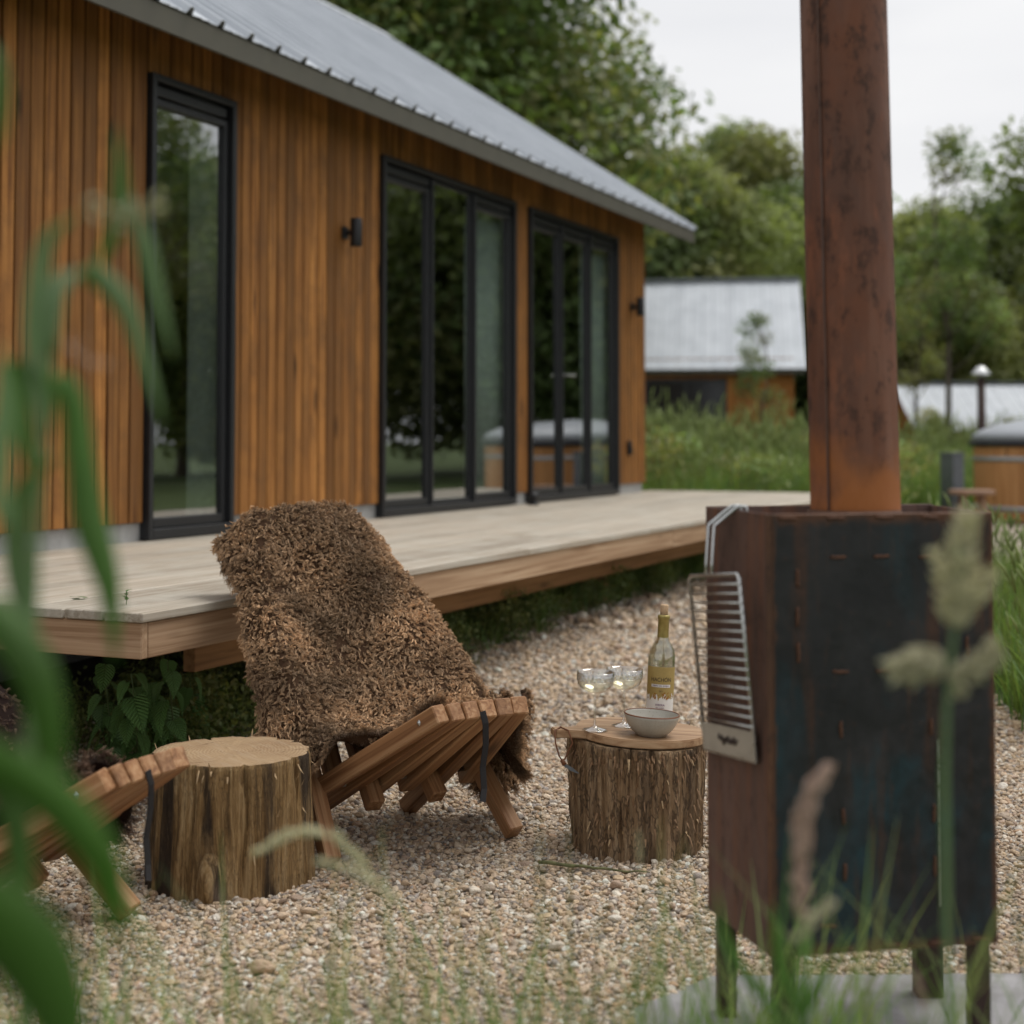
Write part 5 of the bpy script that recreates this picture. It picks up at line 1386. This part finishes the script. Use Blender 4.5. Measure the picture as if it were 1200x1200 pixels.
def nettle(base, top, label, leaves, seed):
    q = random.Random(seed); t = thing('nettle_plant', label, 'nettle', base, 0, 'nettles under the deck corner')
    tp_ = Vector(top) - Vector(base); MB().tube([(0, 0, 0), tp_ * .5 + Vector((.01, 0, 0)), tp_], [.004, .003, .002], 6).obj('stem', M_stem, t, True)
    for k in range(leaves):
        f = .25 + .75 * k / (leaves - 1); p = tp_ * f; a = k * 2.4 + q.uniform(-.4, .4) - 1.5; s_ = q.uniform(.085, .13) * (1.0 if f < .85 else .7)
        pit = -q.uniform(.5, 1.15); o = link('leaf', nlm[k % 2], t, loc=p + Vector((math.cos(a), math.sin(a), 0)) * .02)
        o.rotation_euler = (pit, q.uniform(-.3, .3), a - math.pi / 2); o.scale = (s_, s_, s_)
        MB().tube([p, p + Vector((math.cos(a), math.sin(a), 0)) * .022], .0012, 5).obj('leaf_stalk', M_stem, t)
for i, (px, py0, py1, Y, nl, lb) in enumerate([(128, 850, 778, 5.15, 9, 'leftmost nettle under the deck corner, left of the big drooping leaves'), (160, 872, 790, 5.05, 12, 'nettle with the largest drooping leaves under the deck corner'), (202, 868, 775, 5.1, 10, 'nettle right of the deck corner with yellowing lower leaf'), (182, 860, 800, 5.3, 9, 'dark nettle at the back of the clump'), (228, 840, 795, 5.5, 7, 'small nettle at the right end of the clump')]):
    b0 = P(px, py0, Y); b0.z = ground_z(b0.x, b0.y); tp0 = P(px - 6, py1, Y - .38); nettle(b0, tp0, lb, nl, i + 2)

# ------------------------------------------------------------------ small things
t = thing('fallen_leaf', 'single green leaf lying on the deck near its corner', 'leaf', HP(3.75, 3.15, DZ + .004), .8)
o = link('leaf_blade', nlm[0], t); o.scale = (.055, .055, .02); o.rotation_euler = (.15, .1, .5)
wp = P(148, 700, 4.55); wt = thing('weed_seedling', 'tiny weed sprouting between the deck boards', 'weed', (wp.x, wp.y, DZ), 0)
MB().tube([(0, 0, 0), (.002, 0, .02), (.0, .0, .04)], .0012, 5).obj('stem', M_stem, wt)
for k in range(6):
    a = k * 1.1; o = link('leaf', nlm[1], wt, loc=(0, 0, .015 + .005 * k)); o.scale = (.018,) * 3; o.rotation_euler = (.6, 0, a)
p1, p2 = P(632, 1041, 0 + 3.95), P(765, 1057, 3.8)
b = MB(); q = random.Random(9); b.tube([(p1.x + (p2.x - p1.x) * f, 3.98 - .10 * f + q.uniform(-.004, .004), .016 + q.uniform(0, .006)) for f in [i / 10 for i in range(11)]], [.005, .006, .005, .005, .0045, .004, .004, .003, .003, .0022, .0015], 6)
o = b.obj('twig', M_twig, None, True); tag(o, 'thin mossy twig lying on the gravel left of the stove', 'twig')
bp = P(588, 588, 0 + 11.2); t = thing('boot_brush', 'small dark knob on the deck at the right foot of the wide window', 'door stop', HP(10.47, 4.52, DZ), HROT)
MB().lathe([(.001, 0), (.045, 0), (.045, .012), (.02, .02), (.02, .04), (.04, .05), (.048, .07), (.035, .095), (.001, .10)], 20).obj('knob', M_black, t, True)

# ------------------------------------------------------------------ near plants, out of focus
def curve_pts(ctrl, n=14):
    out_ = []; c = [Vector(x) for x in ctrl]; c = [2 * c[0] - c[1]] + c + [2 * c[-1] - c[-2]]
    m = len(c) - 3
    for k in range(n + 1):
        t = k / n * m; i = min(int(t), m - 1); f = t - i; p = c[i:i + 4]
        out_.append(.5 * ((2 * p[1]) + (-p[0] + p[2]) * f + (2 * p[0] - 5 * p[1] + 4 * p[2] - p[3]) * f * f + (-p[0] + 3 * p[1] - 3 * p[2] + p[3]) * f ** 3))
    return out_
def leaf_blade(parent, ctrl, wmax, mat, w0=.35, name='leaf', peak=.35, label=None, fold=.25):
    """ctrl: (px, py, Y) way-points; wmax half width in metres"""
    pts = curve_pts([P(*c) for c in ctrl]); n = len(pts); ws = []
    for i in range(n):
        t = i / (n - 1); ws.append(wmax * (w0 + (1 - w0) * (t / peak) if t < peak else max(.03, (1 - ((t - peak) / (1 - peak)) ** 1.8))))
    rt = parent.location
    o = MB().ribbon([p - rt for p in pts], ws, side=(1, .25, .25), fold=fold).obj(name, mat, parent, True)
    o.modifiers.new('thick', 'SOLIDIFY').thickness = .0006
    return o
def stem_part(parent, ctrl, r, mat=M_stem, name='stem'):
    pts = curve_pts([P(*c) if len(c) == 3 else Vector(c[:3]) for c in ctrl], 10); MB().tube([p - parent.location for p in pts], [r * (1 - .5 * i / 10) for i in range(11)], 6).obj(name, mat, parent, True)
def root_at(px, Y):
    return Vector(((px - 600) / 1750 * Y, Y, 0))
r0 = root_at(40, 1.12)
reed = thing('reed_plant', 'blurred broad-leaved reed arching across the left edge up to the narrow window', 'plant', r0)
g0 = (r0.x, r0.y, 0, 1)
stem_part(reed, [g0, (25, 1150, 1.1), (38, 760, 1.1), (50, 520, 1.1), (75, 330, 1.12)], .0048, M_blade2)
leaf_blade(reed, [(50, 520, 1.1), (42, 400, 1.1), (52, 290, 1.1), (92, 250, 1.1)], .0085, M_blade2)
leaf_blade(reed, [(62, 420, 1.1), (64, 345, 1.1), (100, 318, 1.12), (145, 355, 1.13), (172, 430, 1.14), (192, 500, 1.15)], .0095, M_blade2)
leaf_blade(reed, [(110, 318, 1.15), (138, 260, 1.15), (140, 200, 1.15), (135, 148, 1.15)], .0075, M_blade)
leaf_blade(reed, [(150, 230, 1.15), (168, 280, 1.15), (185, 350, 1.16), (205, 425, 1.17)], .0075, M_blade2)
leaf_blade(reed, [(45, 560, 1.1), (25, 500, 1.1), (18, 450, 1.1), (32, 425, 1.1), (60, 455, 1.1), (55, 520, 1.1)], .011, M_blade)
leaf_blade(reed, [(70, 440, 1.12), (85, 470, 1.12), (95, 540, 1.12), (105, 610, 1.12), (128, 690, 1.12), (135, 780, 1.12)], .0125, M_blade, .6, peak=.6)
leaf_blade(reed, [(40, 780, 1.1), (20, 660, 1.1), (30, 570, 1.08), (70, 530, 1.06)], .010, M_blade2)
leaf_blade(reed, [(-60, 690, .95), (0, 730, .95), (45, 800, .95), (62, 900, .97), (68, 980, 1.0)], .014, M_blade, .8, peak=.35)
leaf_blade(reed, [(-80, 860, .85), (0, 900, .88), (70, 945, .9), (120, 1010, .92), (135, 1070, .95), (140, 1130, .97)], .0145, M_blade, .9, peak=.3)
leaf_blade(reed, [(-20, 900, .95), (15, 950, .95), (25, 1050, .95), (20, 1110, .95)], .010, M_blade)
leaf_blade(reed, [(-120, 1020, .75), (-20, 1070, .78), (40, 1130, .8), (75, 1210, .82), (90, 1290, .84)], .022, M_blade, .8, peak=.4)
leaf_blade(reed, [(-90, 120, .9), (-30, 60, .9), (-6, 110, .9), (-2, 180, .9)], .010, M_blade)
leaf_blade(reed, [(10, 620, 1.0), (-5, 560, 1.0), (4, 480, 1.0), (0, 400, 1.0)], .009, M_blade2)
def seed_head(parent, ctrl, r, mat, name='seed_head', n=60, seed=1, loose=1.3):
    q = random.Random(seed); pts = curve_pts([P(*c) for c in ctrl], 20); b = MB(); m = len(pts)
    for k in range(n):
        t = q.uniform(0, 1); i = int(t * (m - 2)); p = pts[i].lerp(pts[i + 1], q.random()); ax = (pts[i + 1] - pts[i]).normalized()
        rr = r * math.sin(math.pi * (.12 + .8 * t)) ** .6
        d = Vector((q.gauss(0, 1), q.gauss(0, 1), q.gauss(0, 1))); d = (d - ax * d.dot(ax)).normalized()
        s0 = p + d * rr * q.uniform(.1, .55) - parent.location; e0 = s0 + (ax * .75 + d * loose * .5).normalized() * r * q.uniform(.6, 1.1)
        b.tube([s0, (s0 + e0) / 2, e0], [r * .05, r * .2, r * .03], 5)
    return b.obj(name, mat, parent)
seed_head(reed, [(95, 235, 1.15), (140, 255, 1.15), (190, 235, 1.15)], .012, M_seed, seed=2, n=26)
seed_head(reed, [(60, 400, 1.15), (95, 410, 1.15), (130, 440, 1.15)], .008, M_seed_pink, seed=3, n=16)
# cocksfoot grass in front of the stove
r1_ = root_at(1112, 1.42)
cf = thing('cocksfoot_grass', 'pale cocksfoot seed head on a long stem in front of the stove plate', 'grass stalk', r1_)
stem_part(cf, [(r1_.x, r1_.y, 0, 1), (1108, 1000, 1.42), (1112, 800, 1.42), (1118, 740, 1.42), (1124, 640, 1.42)], .0036, M_blade2)
seed_head(cf, [(1118, 740, 1.42), (1125, 670, 1.42), (1133, 600, 1.42)], .017, M_seed, n=110, seed=4)
seed_head(cf, [(1116, 730, 1.42), (1108, 690, 1.42), (1097, 645, 1.42)], .013, M_seed, n=70, seed=5)
seed_head(cf, [(1118, 735, 1.42), (1140, 700, 1.42), (1160, 668, 1.42)], .013, M_seed, n=70, seed=6)
seed_head(cf, [(1108, 775, 1.42), (1078, 780, 1.42), (1045, 790, 1.42)], .018, M_seed, n=100, seed=7)
seed_head(cf, [(1108, 800, 1.42), (1140, 785, 1.42), (1170, 760, 1.42)], .015, M_seed, n=90, seed=8)
seed_head(cf, [(1110, 820, 1.42), (1120, 810, 1.42), (1132, 812, 1.42)], .007, M_seed, n=16, seed=9)
def foxtail(px, Y, ctrl, label, mat, r, extra=None, seed=1, n=110, sr=.0022):
    r_ = root_at(px, Y); t = thing('foxtail_grass', label, 'grass stalk', r_)
    c0 = ctrl[0]; stem_part(t, [(r_.x, r_.y, 0, 1), ((px * .5 + c0[0] * .5), (c0[1] + 1300) / 2, Y), c0], sr, M_blade)
    seed_head(t, ctrl, r, mat, n=n, seed=seed, loose=.25)
    if extra:
        for e in extra: leaf_blade(t, e, .006, M_blade)
    return t
foxtail(938, 1.5, [(940, 1080, 1.5), (938, 1010, 1.5), (945, 945, 1.5), (972, 898, 1.5)], 'pink-tipped foxtail bending in front of the lower stove plate', M_seed_pink, .016, [[(935, 1190, 1.5), (915, 1130, 1.5), (905, 1060, 1.48)], [(940, 1200, 1.5), (960, 1150, 1.5), (1000, 1090, 1.5)], [(930, 1210, 1.5), (880, 1150, 1.5), (850, 1100, 1.5), (840, 1040, 1.5)]], 21, n=150, sr=.005)
foxtail(955, 1.45, [(930, 1105, 1.45), (950, 1080, 1.45), (975, 1055, 1.45)], 'fluffy pale grass head low in front of the stove', M_seed, .011, None, 22, 40)
foxtail(470, 1.7, [(440, 1035, 1.7), (400, 985, 1.7), (350, 975, 1.7), (292, 1002, 1.7)], 'pale arching grass head across the pale stump', M_seed, .010, None, 23, 130, .0016)
foxtail(520, 1.6, [(470, 1060, 1.6), (425, 1025, 1.6), (370, 1008, 1.6)], 'pale arching grass head below the slatted chair', M_seed, .008, None, 24, 90, .0016)
foxtail(752, 1.9, [(752, 1015, 1.9), (749, 995, 1.9), (748, 975, 1.9)], 'small pale grass tip in front of the bark-flaked stump', M_seed, .0065, None, 25, 26, .001)
foxtail(280, 1.5, [(275, 1120, 1.5), (262, 1075, 1.5), (255, 1040, 1.5)], 'purplish grass tip below the pale stump', M_seed_pink, .005, None, 26, 30, .001)
foxtail(1075, 1.7, [(1085, 1190, 1.7), (1078, 1165, 1.7), (1075, 1140, 1.7)], 'orange-brown grass tip at the foot of the stove', M_seed_pink, .008, None, 27, 34, .002)
